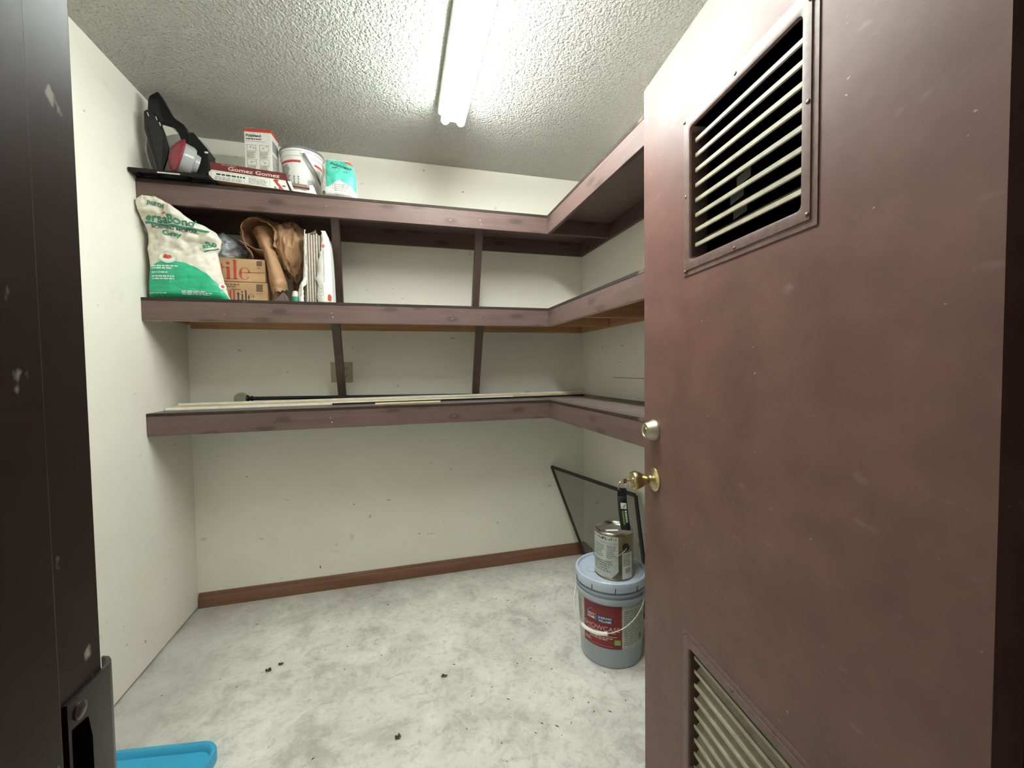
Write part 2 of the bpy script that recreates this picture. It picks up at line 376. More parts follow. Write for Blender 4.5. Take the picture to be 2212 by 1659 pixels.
def word(s, u, v, width, height=None, bold=0.0, ang=0.0, sub=False):
    vs, fs, w0, h0 = text2d(s, bold, sub); sx = width / w0; sy = (height / h0) if height else sx
    c, sn = math.cos(ang), math.sin(ang)
    return ([(u + c * x * sx - sn * y * sy, v + sn * x * sx + c * y * sy) for x, y in vs], fs)
def rect(u0, v0, u1, v1, nu=2, nv=2):
    vs = [(u0 + (u1 - u0) * i / (nu - 1), v0 + (v1 - v0) * j / (nv - 1)) for j in range(nv) for i in range(nu)]
    fs = [(j * nu + i, j * nu + i + 1, (j + 1) * nu + i + 1, (j + 1) * nu + i) for j in range(nv - 1) for i in range(nu - 1)]
    return (vs, fs)
def frame2d(u0, v0, u1, v1, t):
    out = [rect(u0, v0, u1, v0 + t), rect(u0, v1 - t, u1, v1), rect(u0, v0, u0 + t, v1), rect(u1 - t, v0, u1, v1)]
    return merge2d(out)
def merge2d(shapes):
    vs = []; fs = []
    for a, b in shapes:
        k = len(vs); vs += a; fs += [tuple(k + i for i in f) for f in b]
    return (vs, fs)
def ngon(pts): return (list(pts), [tuple(range(len(pts)))])
def disc2d(u, v, ru, rv=None, n=20): rv = rv or ru; return ngon([(u + ru * math.cos(2 * math.pi * i / n), v + rv * math.sin(2 * math.pi * i / n)) for i in range(n)])
def region(u0, u1, lo, hi, nu=24, nv=10):
    vs = []; fs = []
    for j in range(nv):
        for i in range(nu):
            u = u0 + (u1 - u0) * i / (nu - 1); a, b = lo(u), hi(u); vs.append((u, a + (b - a) * j / (nv - 1)))
    for j in range(nv - 1):
        for i in range(nu - 1): fs.append((j * nu + i, j * nu + i + 1, (j + 1) * nu + i + 1, (j + 1) * nu + i))
    return (vs, fs)
def small_print(u0, v0, u1, v1, rows, rnd=None, gap=0.45, ragged=True):
    """rows of print too small to read: word-length dashes"""
    rnd = rnd or random; sh = []; dh = (v1 - v0) / rows
    for r in range(rows):
        u = u0; end = u1 - (rnd.random() * 0.3 * (u1 - u0) if ragged else 0); y = v1 - (r + 1) * dh
        while u < end - 1e-5:
            wl = min(end - u, (0.06 + 0.14 * rnd.random()) * (u1 - u0)); sh.append(rect(u, y + dh * gap * 0.5, u + wl, y + dh * (1 - gap * 0.5))); u += wl + 0.03 * (u1 - u0)
    return merge2d(sh)
def barcode(u0, v0, u1, v1, vertical=True, n=14):
    rnd = random.Random(5); sh = []; u = 0.0
    while u < 1:
        wd = rnd.choice((0.02, 0.035, 0.06)); 
        if vertical: sh.append(rect(u0 + u * (u1 - u0), v0, u0 + min(1, u + wd) * (u1 - u0), v1))
        else: sh.append(rect(u0, v0 + u * (v1 - v0), u1, v0 + min(1, u + wd) * (v1 - v0)))
        u += wd + rnd.choice((0.02, 0.03, 0.05))
    return merge2d(sh)
def decal(name, fn, shapes, mat, parent, label=None):
    mb = MB(); vs, fs = merge2d(shapes if isinstance(shapes, list) else [shapes])
    mb.add([fn(*p) for p in vs], fs); o = mb.build(name, mat, parent, label=label)
    if name.endswith('_print'): o['kind'] = 'stuff'
    return o
def flat(o, ux, vy, off=(0, 0, 0)):
    o, ux, vy, off = V(o), V(ux), V(vy), V(off)
    return lambda u, v: o + off + ux * u + vy * v
def cyl(c, rfn, az, eps=0.0006):
    c = V(c)
    def fn(u, v):
        r = (rfn(v) if callable(rfn) else rfn); a = az + u / r
        return V((c.x + (r + eps) * math.cos(a), c.y + (r + eps) * math.sin(a), c.z + v))
    return fn

# ================================================================== THE ROOM
def box_obj(name, a, b, mat, parent=None, bevel=0): return MB().box(a, b).build(name, mat, parent, bevel=bevel)
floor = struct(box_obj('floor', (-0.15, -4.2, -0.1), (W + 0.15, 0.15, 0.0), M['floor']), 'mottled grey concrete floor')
struct(box_obj('ceiling', (-0.15, FRONT - 0.13, H), (W + 0.15, 0.15, H + 0.1), M['ceiling']), 'stippled cream ceiling')
struct(box_obj('wall_back', (-0.15, 0, 0), (W + 0.15, 0.12, H), M['wall_back']), 'cream painted back wall with scuffs')
struct(MB().box((-0.12, FRONT - 0.13, 0.010), (0, 0, H)).build('wall_left', M['wall_left']), 'cream painted left wall')
MB().box((-0.12, FRONT - 0.13, 0.0002), (-0.012, 0, 0.0098)).build('black_gap_backing', M['deadblack'], bpy.data.objects['wall_left'])  # solid backing coloured black to paint the shade in the slit under the wall
wr = struct(box_obj('wall_right', (W, FRONT - 0.13, 0), (W + 0.12, 0, H), M['wall_right']), 'cream painted right wall')
box_obj('access_panel', (W - 0.004, -0.78, 1.088), (W + 0.002, -0.4025, 1.1835), M['wall_right'], wr, 0.0012)
box_obj('panel_seam', (W - 0.0012, -0.78, 1.1837), (W + 0.001, -0.4002, 1.1860), M['grit'], wr); box_obj('panel_seam', (W - 0.0012, -0.4023, 1.088), (W + 0.001, -0.4002, 1.1836), M['grit'], wr)
JL, JR, WB = 0.8745, 1.712, FRONT - 0.13
struct(MB().box((-0.05, WB, 0), (JL - 0.02, FRONT, H)).box((JR + 0.02, WB, 0), (W + 0.05, FRONT, H)).box((JL - 0.02, WB, 2.075), (JR + 0.02, FRONT, H)).build('wall_front', M['wall_left']), 'wall holding the doorway')

def baseboard(name, a, b, nrm, mat):
    prof = [(0, 0), (0.014, 0), (0.014, 0.052), (0.011, 0.060), (0.009, 0.062), (0.009, 0.070), (0.005, 0.078), (0, 0.078)]
    a, b, nrm = V(a), V(b), V(nrm)
    return struct(MB().prism(prof, lambda p, q: a + nrm * p + V((0, 0, q)), lambda p, q: b + nrm * p + V((0, 0, q))).build(name, mat, smooth=30))
baseboard('baseboard_back', (0.004, 0, 0), (W - 0.002, 0, 0), (0, -1, 0), M['base_wood'])
baseboard('baseboard_right', (W, -0.015, 0), (W, -1.9, 0), (-1, 0, 0), M['base_wood_y'])

# door frame: strike jamb (near left edge of the view), hinge jamb, head
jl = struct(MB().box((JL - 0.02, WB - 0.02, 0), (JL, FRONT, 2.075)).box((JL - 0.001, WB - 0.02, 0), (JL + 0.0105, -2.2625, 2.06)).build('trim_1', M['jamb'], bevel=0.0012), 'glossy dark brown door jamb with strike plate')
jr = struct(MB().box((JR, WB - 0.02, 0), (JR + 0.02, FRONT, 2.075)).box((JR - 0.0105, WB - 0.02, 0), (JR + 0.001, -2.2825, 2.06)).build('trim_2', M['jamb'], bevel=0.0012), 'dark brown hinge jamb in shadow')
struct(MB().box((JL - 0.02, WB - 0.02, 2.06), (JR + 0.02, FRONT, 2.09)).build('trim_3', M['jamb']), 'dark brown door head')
# strike plate with curled lip, screws and bolt hole
def strike():
    z0, z1 = 0.955, 1.0665
    mb = MB()
    prof = [(-2.2465, 0), (-2.214, 0), (-2.2095, -0.0012), (-2.2055, -0.0045), (-2.204, -0.0085), (-2.2055, -0.0085), (-2.2068, -0.0055), (-2.210, -0.0030), (-2.214, -0.0019), (-2.2465, -0.0019)]
    mb.prism(prof, lambda y, d: V((JL + 0.0022 + d, y, z0)), lambda y, d: V((JL + 0.0022 + d, y, z1)))
    p = mb.build('strike_plate', M['strike'], jl, smooth=40, label='dark strike plate with curled lip')
    for z in (1.0575, 0.963):
        MB().lathe([(0.0046, 0), (0.0046, 0.0006), (0.0028, 0.0016), (0.0008, 0.0018)], (JL + 0.0022, -2.238, z), Matrix.Rotation(math.pi / 2, 4, 'Y'), 16).build('screw', M['screw'], p, smooth=60)
    decal('bolt_hole', lambda u, v: V((JL + 0.00245, u, v)), ngon([(-2.2440, 0.985), (-2.2335, 0.985), (-2.2300, 0.995), (-2.2300, 1.036), (-2.2325, 1.0495), (-2.2440, 1.0510)]), M['deadblack'], p)
strike()

# ------------------------------------------------------------------ the door
EX, EY, HX, HY = 1.7531, -1.4328, 1.6591, -2.2308
ud = V((HX - EX, HY - EY, 0)).normalized(); DL = V((HX - EX, HY - EY, 0)).length; TH = 0.044
door = empty('door_1', (EX, EY, 0), (0, 0, math.atan2(ud.y, ud.x))); struct(door, 'brown painted door with two metal louvers standing open')
S0, S1 = 0.240, 0.552                    # louver opening along the door
ZU = (1.493, 1.800); ZL = (0.243, 0.550)
mb = MB(); zb, zt = 0.010, 2.040
for s0, s1, z0, z1 in ((0, S0, zb, zt), (S1, DL, zb, zt), (S0, S1, zb, ZL[0]), (S0, S1, ZL[1], ZU[0]), (S0, S1, ZU[1], zt)):
    mb.box((s0, 0, z0), (s1, TH, z1))
mb.build('door_slab', M['door'], door)
def louver(z0, z1, n, first, label):
    fr = empty('louver'); fr.parent = door; fr['label'] = label
    s0, s1 = S0, S1; cs = (s0 + s1) / 2; cz = (z0 + z1) / 2
    def rr(h, k, r, n=6):
        pts = []
        for cx, cz_, a0 in ((h - r, k - r, 0), (-h + r, k - r, 90), (-h + r, -k + r, 180), (h - r, -k + r, 270)):
            for i in range(n + 1):
                a = math.radians(a0 + 90 * i / n); pts.append((cs + cx + r * math.cos(a), cz + cz_ + r * math.sin(a)))
        return pts
    hw, hz = (s1 - s0) / 2, (z1 - z0) / 2
    rings = [(rr(hw + 0.0295, hz + 0.0335, 0.0015), 0.0), (rr(hw + 0.0295, hz + 0.0335, 0.0015), -0.0022), (rr(hw + 0.0185, hz + 0.0215, 0.0015), -0.0024), (rr(hw + 0.0183, hz + 0.0213, 0.0015), -0.0048),
             (rr(hw + 0.006, hz + 0.006, 0.012), -0.0060), (rr(hw + 0.002, hz + 0.002, 0.010), -0.0050), (rr(hw, hz, 0.009), -0.0015), (rr(hw, hz, 0.009), 0.042), ]
    mb = MB(); vs = []; k = len(rings[0][0])
    for pts, y in rings: vs += [(s, y, z) for s, z in pts]
    fs = [(a * k + i, a * k + (i + 1) % k, (a + 1) * k + (i + 1) % k, (a + 1) * k + i) for a in range(len(rings) - 1) for i in range(k)]
    mb.add(vs, [f[::-1] for f in fs]); mb.build('louver_frame', M['louver'], fr, smooth=35)
    prof = [(0.0072, 0.0085), (0.0090, 0.0088), (0.0105, 0.0020), (0.036, 0.0265), (0.0372, 0.0255), (0.0105, -0.0008), (0.0085, -0.0008), (0.0072, 0.0005)]
    for i in range(n):
        z = first - i * 0.0347
        bl = MB().prism(prof, lambda y, q: V((s0 + 0.0035, y, z + q)), lambda y, q: V((s1 - 0.0005, y, z + q))).build('louver_blade', M['blade'], fr)
    MB().box((s0 + .0005, .0405, z0 + .0005), (s1 - .0005, .0412, z1 - .0005)).build('insect_screen', M['deadblack'], fr, label='black insect screen behind the blades')
    for s, z in ((s0 - 0.0215, z1 + 0.0235), (cs, z1 + 0.0165), (s1 + 0.0165, z1 + 0.012), (s0 - 0.0155, cz), (s1 + 0.0135, cz + 0.01), (s0 - 0.0185, z0 - 0.0235), (cs, z0 - 0.0165), (s1 + 0.0135, z0 - 0.0125)):
        MB().lathe([(0.0040, 0.0), (0.0038, 0.0016), (0.0020, 0.0026), (0.0004, 0.0028)], (s, -0.0045, z), Matrix.Rotation(math.pi / 2, 4, 'X'), 10).build('screw', M['screw'], fr, smooth=60)
    return fr
lu = louver(ZU[0], ZU[1], 8, 1.7665, 'upper metal louver with tan blades')
louver(ZL[0], ZL[1], 9, 0.5235, 'lower metal louver with tan blades')
for s, z, a in ((0.325, 1.6, 0.4), (0.335, 1.565, 0.35), (0.345, 1.63, 0.42)):
    MB().beam((s, 0.0385, z), (s + 0.040, 0.0390, z + 0.006), (0, 0, 0.010), (0, 0.0004, 0)).build('lit_patch_strip', M['greystrap'], lu)  # pale grey strips painted in as the lit patches showing between the blades
decal('paint_chip', lambda u, v: V((0.016 + u, -0.0004, 1.978 + v)), ngon([(0.012 * math.cos(a) * (1 + .15 * math.sin(3 * a)), 0.040 * math.sin(a)) for a in [i * 0.314 for i in range(20)]]), M['chip'], door)
# deadbolt and knob (axis along local -Y)
AX = Matrix.Rotation(math.pi / 2, 4, 'X')
db = MB().lathe([(0.0, 0), (0.0300, 0.0), (0.0305, 0.003), (0.0285, 0.008), (0.0215, 0.028), (0.0205, 0.030), (0.0165, 0.0305), (0.0155, 0.0290), (0.0, 0.0290)], (0.062, 0, 1.062), AX, 40, cap=False).build('deadbolt', M['satin'], door, smooth=35)
MB().lathe([(0.0085, 0.0), (0.0085, 0.0012), (0.0, 0.0012)], (0.062, -0.029, 1.062), AX, 24, cap=False).build('key_cylinder', M['brass'], db, smooth=30)
MB().box((0.0612, -0.0306, 1.056), (0.0628, -0.0300, 1.067)).build('keyhole', M['deadblack'], db)
kb = MB().lathe([(0.0, 0), (0.0330, 0.0), (0.0335, 0.0025), (0.0300, 0.007), (0.0200, 0.011), (0.0130, 0.014), (0.0110, 0.018), (0.0105, 0.026), (0.0135, 0.031), (0.0205, 0.042), (0.0255, 0.054), (0.0265, 0.061), (0.0240, 0.067), (0.0195, 0.069), (0.0180, 0.0675), (0.0, 0.0675)], (0.060, 0, 0.921), AX, 48, cap=False).build('door_knob', M['brass'], door, smooth=40)
MB().lathe([(0.0085, 0.0), (0.0085, 0.0018), (0.0, 0.0018)], (0.060, -0.0675, 0.921), AX, 24, cap=False).build('key_cylinder', M['satin'], kb, smooth=30)

# keys: world position from the door's frame
DM = Matrix.Translation((EX, EY, 0)) @ Matrix.Rotation(math.atan2(ud.y, ud.x), 4, 'Z')
keys = empty('key_fob', DM @ V((0.060, -0.070, 0.921))); tag(keys, 'brass key in the door knob with black strap fob hanging from its ring', 'keychain')
def kloc(s, o, z): return (DM @ V((s, -o, z))) - keys.location
MB().beam(kloc(0.06, 0.062, 0.921), kloc(0.06, 0.086, 0.9205), (0, 0, 0.0012), (ud * 0.0016)).build('key_blade', M['brass'], keys)
MB().beam(kloc(0.06, 0.084, 0.9205), kloc(0.06, 0.094, 0.920), (0, 0, 0.0065), (ud * 0.0012)).build('key_bow', M['brass'], keys)
rc = kloc(0.060, 0.098, 0.907)
on_, up_ = (DM.to_3x3() @ V((0.25, -0.97, 0))).normalized(), V((0, 0, 1))
MB().tube([rc + 0.0135 * (math.cos(a) * on_ + math.sin(a) * up_) for a in [i * 2 * math.pi / 28 for i in range(28)]], 0.0012, 6, closed=True).build('split_ring', M['steel'], keys, smooth=60)
# strap: faces the camera direction; looped webbing
fx = V((0.86, -0.51, 0)).normalized(); fn_ = V((-fx.y, fx.x, 0)); fn_ = fn_ if fn_.y < 0 else -fn_
top = rc + V((0, 0, -0.010))
MB().beam(top + V((0, 0, 0.004)), top - V((0, 0, 0.019)), fx * 0.0125, fn_ * 0.0045).build('strap_clamp', M['darkgrey'], keys, bevel=0.001)
def strap_pt(side):
    def fn(u, v):
        out = 0.0035 + 0.010 * math.sin(min(1, v * 1.05) * math.pi * 0.62)
        c = top + V((0, 0, -0.018 - 0.092 * v)) + fx * (0.004 * v + 0.006 * v * v)
        return c + fx * (u - 0.5) * 0.025 + fn_ * out * side
    return fn
sb = MB(); n = 14; loop = []
for i in range(n): loop.append((1, i / (n - 1)))
f1, f2 = strap_pt(1), strap_pt(-1)
path = [(f1, i / 13) for i in range(14)] + [(f2, 1 - i / 13) for i in range(14)]
vs = []; fs = []
for f_, v in path: vs += [f_(0, v), f_(1, v)]
for i in range(len(path) - 1): fs.append((2 * i, 2 * i + 1, 2 * i + 3, 2 * i + 2))
so = sb.add(vs, fs).build('strap', M['fabric'], keys, smooth=60); sm = so.modifiers.new('thickness', 'SOLIDIFY'); sm.thickness = 0.0016; sm.offset = 0
front = lambda u, v: f1(u, v) + fn_ * 0.0014
def fu(u): return u
decal('leaf_badge', front, [rect(0.30, 0.36, 0.92, 0.19, 3, 3)], M['printwhite'], keys)
decal('badge_leaf', lambda u, v: front(u, v) + fn_ * 0.0004, [ngon([(0.45, 0.33), (0.60, 0.25), (0.85, 0.21), (0.80, 0.29), (0.62, 0.34)])], M['lime'], keys)
rk = random.Random(3)
decal('badge_lettering', front, [rect(0.68, 0.41 + i * 0.052, 0.90, 0.41 + i * 0.052 + 0.034) for i in range(7)] , M['printwhite'], keys)
decal('badge_lettering', front, [rect(0.38, 0.43 + i * 0.052, 0.58, 0.43 + i * 0.052 + 0.034) for i in range(8)] , M['lime'], keys)

# ================================================================== SHELVES
def shelf(zt, kind, label):
    s = empty('wall_shelf', (0, 0, zt)); tag(s, label, 'shelf', 'built-in L-shaped shelves')
    raw = kind == 'mid'
    T, FH, FT = 0.012, 0.086, 0.019
    yend = -2.18
    L = lambda a, b: ((a[0], a[1], a[2] - zt), (b[0], b[1], b[2] - zt))
    def bb(name, a, b, mat, bev=0.0012): a, b = L(a, b); return MB().box(a, b).build(name, mat, s, bevel=bev)
    for a, b in (((0.002, -D - 0.001, zt - T), (W - 0.002, -0.002, zt)), ((XR - 0.001, yend, zt - T), (W - 0.002, -D - 0.0015, zt))):
        a, b = L(a, b); dk = MB().box(a, b); dk.mi = [0, 0, 1, 1, 1, 1]; dk.build('deck_board', [M['deck'], M['deckedge']], s)
    zb = zt - T - FH
    bb('front_board', (0.002, -D, zb), (XR, -D + FT, zt - T - 0.0005), M['shelf_x'])
    bb('front_board', (XR, yend, zb), (XR + FT, -D + FT, zt - T - 0.0005), M['shelf_y'])
    if raw:
        bb('bare_edge', (0.004, -D + 0.0015, zb - 0.0006), (XR, -D + FT - 0.001, zb + 0.0004), M['raw_edge'], 0)
        bb('bare_edge', (XR + 0.0015, yend, zb - 0.0006), (XR + FT - 0.001, -D, zb + 0.0004), M['raw_edge'], 0)
    lx, ly = (M['raw_x'], M['raw_y']) if raw else (M['shelf_x'], M['shelf_y'])
    bb('wall_ledger', (0.022, -0.021, zb + 0.002), (W - 0.002, -0.002, zt - T - 0.0005), lx)
    bb('wall_ledger', (W - 0.021, yend, zb + 0.002), (W - 0.002, -0.022, zt - T - 0.0005), ly)
    bb('wall_ledger', (0.002, -D + FT + 0.0005, zb + 0.022), (0.021, -0.0215, zt - T - 0.0005), ly)
    bb('cross_joist', (XR + FT + 0.0005, -D, zb + 0.004), (W - 0.0215, -D + FT, zt - T - 0.0005), lx if raw else M['shelf_x'])
    if kind == 'mid': bb('cross_joist', (XR + FT + 0.0005, -0.78, zb + 0.004), (W - 0.0215, -0.76, zt - T - 0.0005), M['raw_x'])
    return s
names = {0: 'topmost brown painted L-shaped wall shelf just below the ceiling', 1: 'middle brown painted L-shaped wall shelf with bare pine underside', 2: 'lowest brown painted L-shaped wall shelf carrying a curtain rod'}
SH = [shelf(SHELVES[i], ('top', 'mid', 'low')[i], names[i]) for i in range(3)]
def brace(sh, zt, tx, bx, zlow):
    p = V((tx, -0.352, zt - 0.016)); q = V((bx, -0.026, zlow + 0.027)); p.z -= zt; q.z -= zt
    d = (q - p).normalized(); wv = V((1, 0, 0)) * 0.0195; hv = d.cross(V((1, 0, 0))).normalized() * 0.0195
    return MB().beam(p, q, wv, hv).build('diagonal_brace', M['shelf_z'], sh, bevel=0.0015)
brace(SH[0], SHELVES[0], 0.770, 0.742, SHELVES[1]); brace(SH[0], SHELVES[0], 1.478, 1.503, SHELVES[1])
brace(SH[1], SHELVES[1], 0.757, 0.742, SHELVES[2]); brace(SH[1], SHELVES[1], 1.474, 1.498, SHELVES[2])
for k, (x, dz) in enumerate(((0.74, -0.050), (0.745, -0.07), (1.47, -0.055), (1.475, -0.075), (1.82, -0.035), (1.82, -0.07))):
    for i in range(3):
        xx = x + (0, 0.01, -0.008)[i]
        MB().lathe([(0.0028, 0), (0.0026, 0.0008), (0.0005, 0.0010)], (xx, -D - 0.0002, dz), AX, 8).build('nail_head', M['steel'], SH[i], smooth=60)

# ================================================================== FLUORESCENT FIXTURE
lf = empty('ceiling_light', (1.312, -1.18, H)); tag(lf, 'two-tube fluorescent strip light on the ceiling', 'light')
y0, y1 = 0.605, -0.615
prof = [(-0.064, 0.0), (-0.064, -0.045), (-0.056, -0.052), (0.056, -0.052), (0.064, -0.045), (0.064, 0.0)]
MB().prism(prof, lambda a, b: V((a, y0, b)), lambda a, b: V((a, y1, b))).build('housing', M['white_enamel'], lf, bevel=0.001)
for sx in (-0.035, 0.035):
    MB().lathe([(0.0, 0.0), (0.016, 0.0), (0.0185, 0.006), (0.0185, 1.186), (0.016, 1.192), (0.0, 1.192)], (sx, y1 + 0.014, -0.0835), Matrix.Rotation(-math.pi / 2, 4, 'X'), 24, cap=False).build('tube', M['tube'], lf, smooth=40)
    for y in (y0, y1):
        sg = 1 if y > 0 else -1
        MB().prism([(-0.012, -0.052), (0.012, -0.052), (0.012, -0.080), (0.006, -0.090), (-0.006, -0.090), (-0.012, -0.080)], lambda a, b: V((sx + a, y, b)), lambda a, b: V((sx + a, y - sg * 0.011, b))).build('lamp_holder', M['white_enamel'], lf)
MB().box((-0.016, y0 - 0.002, -0.078), (0.016, y0 - 0.030, -0.0525)).build('starter', M['white'], lf, bevel=0.003)

# ================================================================== OUTLET
ol = empty('wall_outlet', (0.738, 0, 1.236)); tag(ol, 'almond double outlet plate on the back wall behind a shelf brace', 'outlet')
MB().box((-0.057, -0.006, -0.057), (0.057, 0, 0.057)).build('cover_plate', M['almond'], ol, bevel=0.002)
for sx in (-0.023, 0.023):
    for sz in (-0.0195, 0.0195):
        r = MB().prism([(0.0165 * math.cos(a), max(-0.0125, min(0.0125, 0.0165 * math.sin(a)))) for a in [i * math.pi / 12 for i in range(24)]], lambda a, b: V((sx + a, -0.0085, sz + b)), lambda a, b: V((sx + a, -0.005, sz + b))).build('receptacle', M['almond'], ol)
        for dx in (-0.006, 0.006): MB().box((sx + dx - 0.0012, -0.0088, sz), (sx + dx + 0.0012, -0.0082, sz + 0.008)).build('slot', M['deadblack'], r)
        MB().box((sx - 0.002, -0.0088, sz - 0.008), (sx + 0.002, -0.0082, sz - 0.004)).build('slot', M['deadblack'], r)

# ================================================================== BUCKET AND CAN
BC = V((1.928, -0.902, 0)); AZ = math.atan2(-2.512 + 0.902, 1.049 - 1.928)
bk = empty('paint_bucket', BC); tag(bk, 'large blue-grey paint bucket with red label standing on the floor by the door', 'bucket')
body = [(0.0, 0.0), (0.126, 0.0), (0.130, 0.004), (0.1305, 0.010), (0.1415, 0.272), (0.1425, 0.274), (0.1490, 0.275), (0.1500, 0.280), (0.1500, 0.294), (0.1485, 0.297), (0.1440, 0.298), (0.1440, 0.309), (0.1500, 0.310), (0.1505, 0.319), (0.1445, 0.321), (0.1445, 0.345)]
MB().lathe(body, n=72, cap=False).build('bucket_body', M['grey_pl'], bk, smooth=35)
lid = [(0.1460, 0.330), (0.1535, 0.330), (0.1545, 0.334), (0.1545, 0.358), (0.1530, 0.366), (0.1490, 0.3695), (0.1430, 0.3695), (0.1400, 0.366), (0.1385, 0.3600), (0.1340, 0.3595), (0.1330, 0.3625), (0.0, 0.3630)]
lo = MB().lathe(lid, n=72, cap=False).build('bucket_lid', M['grey_lid'], bk, smooth=35)
for k in range(10):
    a = AZ + k * 0.628 + 0.12
    c, s_ = math.cos(a), math.sin(a)
    MB().beam((0.1543 * c, 0.1543 * s_, 0.331), (0.1543 * c, 0.1543 * s_, 0.350), (-s_ * 0.0012, c * 0.0012, 0), (c * 0.0012, s_ * 0.0012, 0)).build('lid_slit', M['deadblack'], lo)
a = AZ - 1.15
MB().lathe([(0.012, 0.363), (0.024, 0.363), (0.024, 0.3665), (0.021, 0.3668), (0.019, 0.3645), (0.012, 0.3645), (0.010, 0.3668), (0.0, 0.3668)], (0.085 * math.cos(a), 0.085 * math.sin(a), 0), None, 32, cap=False).build('spout_cap', M['grey_lid'], lo, smooth=35)
rb = lambda z: 0.1305 + (0.1415 - 0.1305) * (z - 0.01) / 0.262
R_ = lambda d: math.radians(d) * 0.136
f0 = cyl((0, 0, 0), rb, AZ, 0.0007)
for a, b in ((-88, -53), (19, 92)): decal('paper_label', f0, [rect(R_(a), 0.085, R_(b), 0.262, 26, 6)], M['labelgrey'], bk)
red = decal('red_label', f0, [rect(R_(-53), 0.085, R_(19), 0.268, 26, 6)], M['labelred'], bk, 'dark red front label')
f1_ = cyl((0, 0, 0), rb, AZ, 0.0013); f2_ = cyl((0, 0, 0), rb, AZ, 0.0018)
uL, uR = R_(-53), R_(19); uw = uR - uL
P = lambda a: uL + uw * a
decal('house_badge', f1_, [ngon([(P(.12), .196), (P(.12), .226), (P(.24), .244), (P(.385), .226), (P(.385), .196)])], M['blue'], red)
decal('house_badge_lettering', f2_, [word('HGTV', P(.155), .212, uw * .19, .010, .02), word('HOME', P(.155), .199, uw * .19, .010, .02)], M['printwhite'], red)
decal('name_badge', f1_, [rect(P(.40), .192, P(.78), .222, 8, 2)], M['navy'], red)
decal('name_badge_lettering', f2_, [word('SHERWIN', P(.43), .2085, uw * .32, .010, .02), word('WILLIAMS', P(.43), .195, uw * .32, .010, .02)], M['printwhite'], red)
decal('product_lettering', f1_, [word('SHOWCASE', P(.03), .160, uw * .92, .019, .0)], M['pink'], red)
decal('small_print', f1_, [rect(P(.13), .1525, P(.85), .1555, 10, 2), rect(P(.58), .1370, P(.88), .1395, 6, 2), small_print(P(.20), .118, P(.80), .134, 2, random.Random(1)), small_print(P(.05), .100, P(.28), .114, 2, random.Random(2)), rect(P(.2), .0945, P(.78), .0955, 8, 2)], M['pink'], red)
decal('top_line', f1_, [rect(P(.25), .252, P(.72), .258, 8, 2)], M['brownink'], red)
decal('leaf_badge', f1_, [rect(P(.82), .104, P(.965), .126, 3, 2)], M['lime'], red)
decal('label_print', f1_, [small_print(R_(-85), .16, R_(-56), .25, 9, random.Random(4)), small_print(R_(23), .10, R_(80), .25, 16, random.Random(6))], M['greyink'], bk)
decal('barcode', f1_, [barcode(R_(56), .108, R_(64), .135)], M['ink'], bk)
bp = []; HA = AZ - math.radians(27)
for i in range(41):
    ph = math.radians(-91 + 182 * i / 40); r = 0.1545 + 0.012 * math.cos(ph)
    z = 0.287 - 0.125 * max(0, math.cos(ph)) ** 0.85
    bp.append(V((r * math.cos(HA + ph), r * math.sin(HA + ph), z)))
hb = MB().tube(bp, 0.0019, 8).build('bail', M['wire'], bk, smooth=60)
MB().tube([bp[i] + V((0, 0, -0.001)) for i in range(16, 26)], 0.0075, 14).build('bail_grip', M['white'], hb, smooth=50)
for sgn in (-1, 1):
    ph = HA + sgn * math.radians(91)
    MB().lathe([(0.014, 0), (0.014, 0.006), (0.008, 0.009), (0.0, 0.009)], (0.1475 * math.cos(ph), 0.1475 * math.sin(ph), 0.287), Matrix.Rotation(ph, 4, 'Z') @ Matrix.Rotation(math.pi / 2, 4, 'Y'), 20, cap=False).build('bail_ear', M['grey_pl'], bk, smooth=35)

CC = V((1.925, -0.940, 0.3637)); AC = math.atan2(-2.512 + 0.94, 1.049 - 1.925)
cn = empty('paint_can', CC); tag(cn, 'one-gallon metal paint can with torn grey label standing on the bucket lid', 'paint can')
MB().lathe([(0.0, 0.0), (0.0810, 0.0), (0.0825, 0.002), (0.0825, 0.0045), (0.0812, 0.006), (0.0812, 0.184), (0.0825, 0.186), (0.0825, 0.1895), (0.0812, 0.191)], n=64, cap=False).build('can_body', M['goldtin'], cn, smooth=35)
cl = MB().lathe([(0.0825, 0.190), (0.0815, 0.1925), (0.0790, 0.1925), (0.0775, 0.190), (0.0740, 0.1865), (0.0700, 0.1900), (0.0680, 0.1912), (0.0655, 0.1905), (0.0630, 0.1865), (0.0, 0.1870)], n=64, cap=False).build('can_lid', M['tin'], cn, smooth=35)
MB().box((-0.040, -0.026, 0.1872), (0.012, -0.010, 0.1880)).build('lid_sticker', M['printwhite'], cl)
cl.children[0].rotation_euler = (0, 0, AC + math.pi / 2 + 0.25)
RC_ = lambda d: math.radians(d) * 0.0812
g0 = cyl((0, 0, 0), 0.0812, AC, 0.0006); g1 = cyl((0, 0, 0), 0.0812, AC, 0.0011)
pl = decal('paper_label', g0, [region(RC_(-140), RC_(12), lambda u: 0.008 + (0.030 * max(0, (u - RC_(-8)) / RC_(20)) if u > RC_(-8) else 0), lambda u: 0.182, 46, 8)], M['labelgrey'], cn, 'torn grey paper label')
rr = random.Random(9)
decal('label_print', g1, [rect(RC_(-75 + i * 6), .164 + rr.random() * .006, RC_(-75 + i * 6 + 2 + rr.random() * 4), .170 + rr.random() * .009) for i in range(14)], M['ink'], pl)
decal('label_print', g1, [small_print(RC_(-70), .09, RC_(-28), .145, 7, random.Random(3)), small_print(RC_(-22), .09, RC_(5), .145, 7, random.Random(8)), small_print(RC_(-70), .03, RC_(0), .08, 5, random.Random(13))], M['greystrap'], pl)
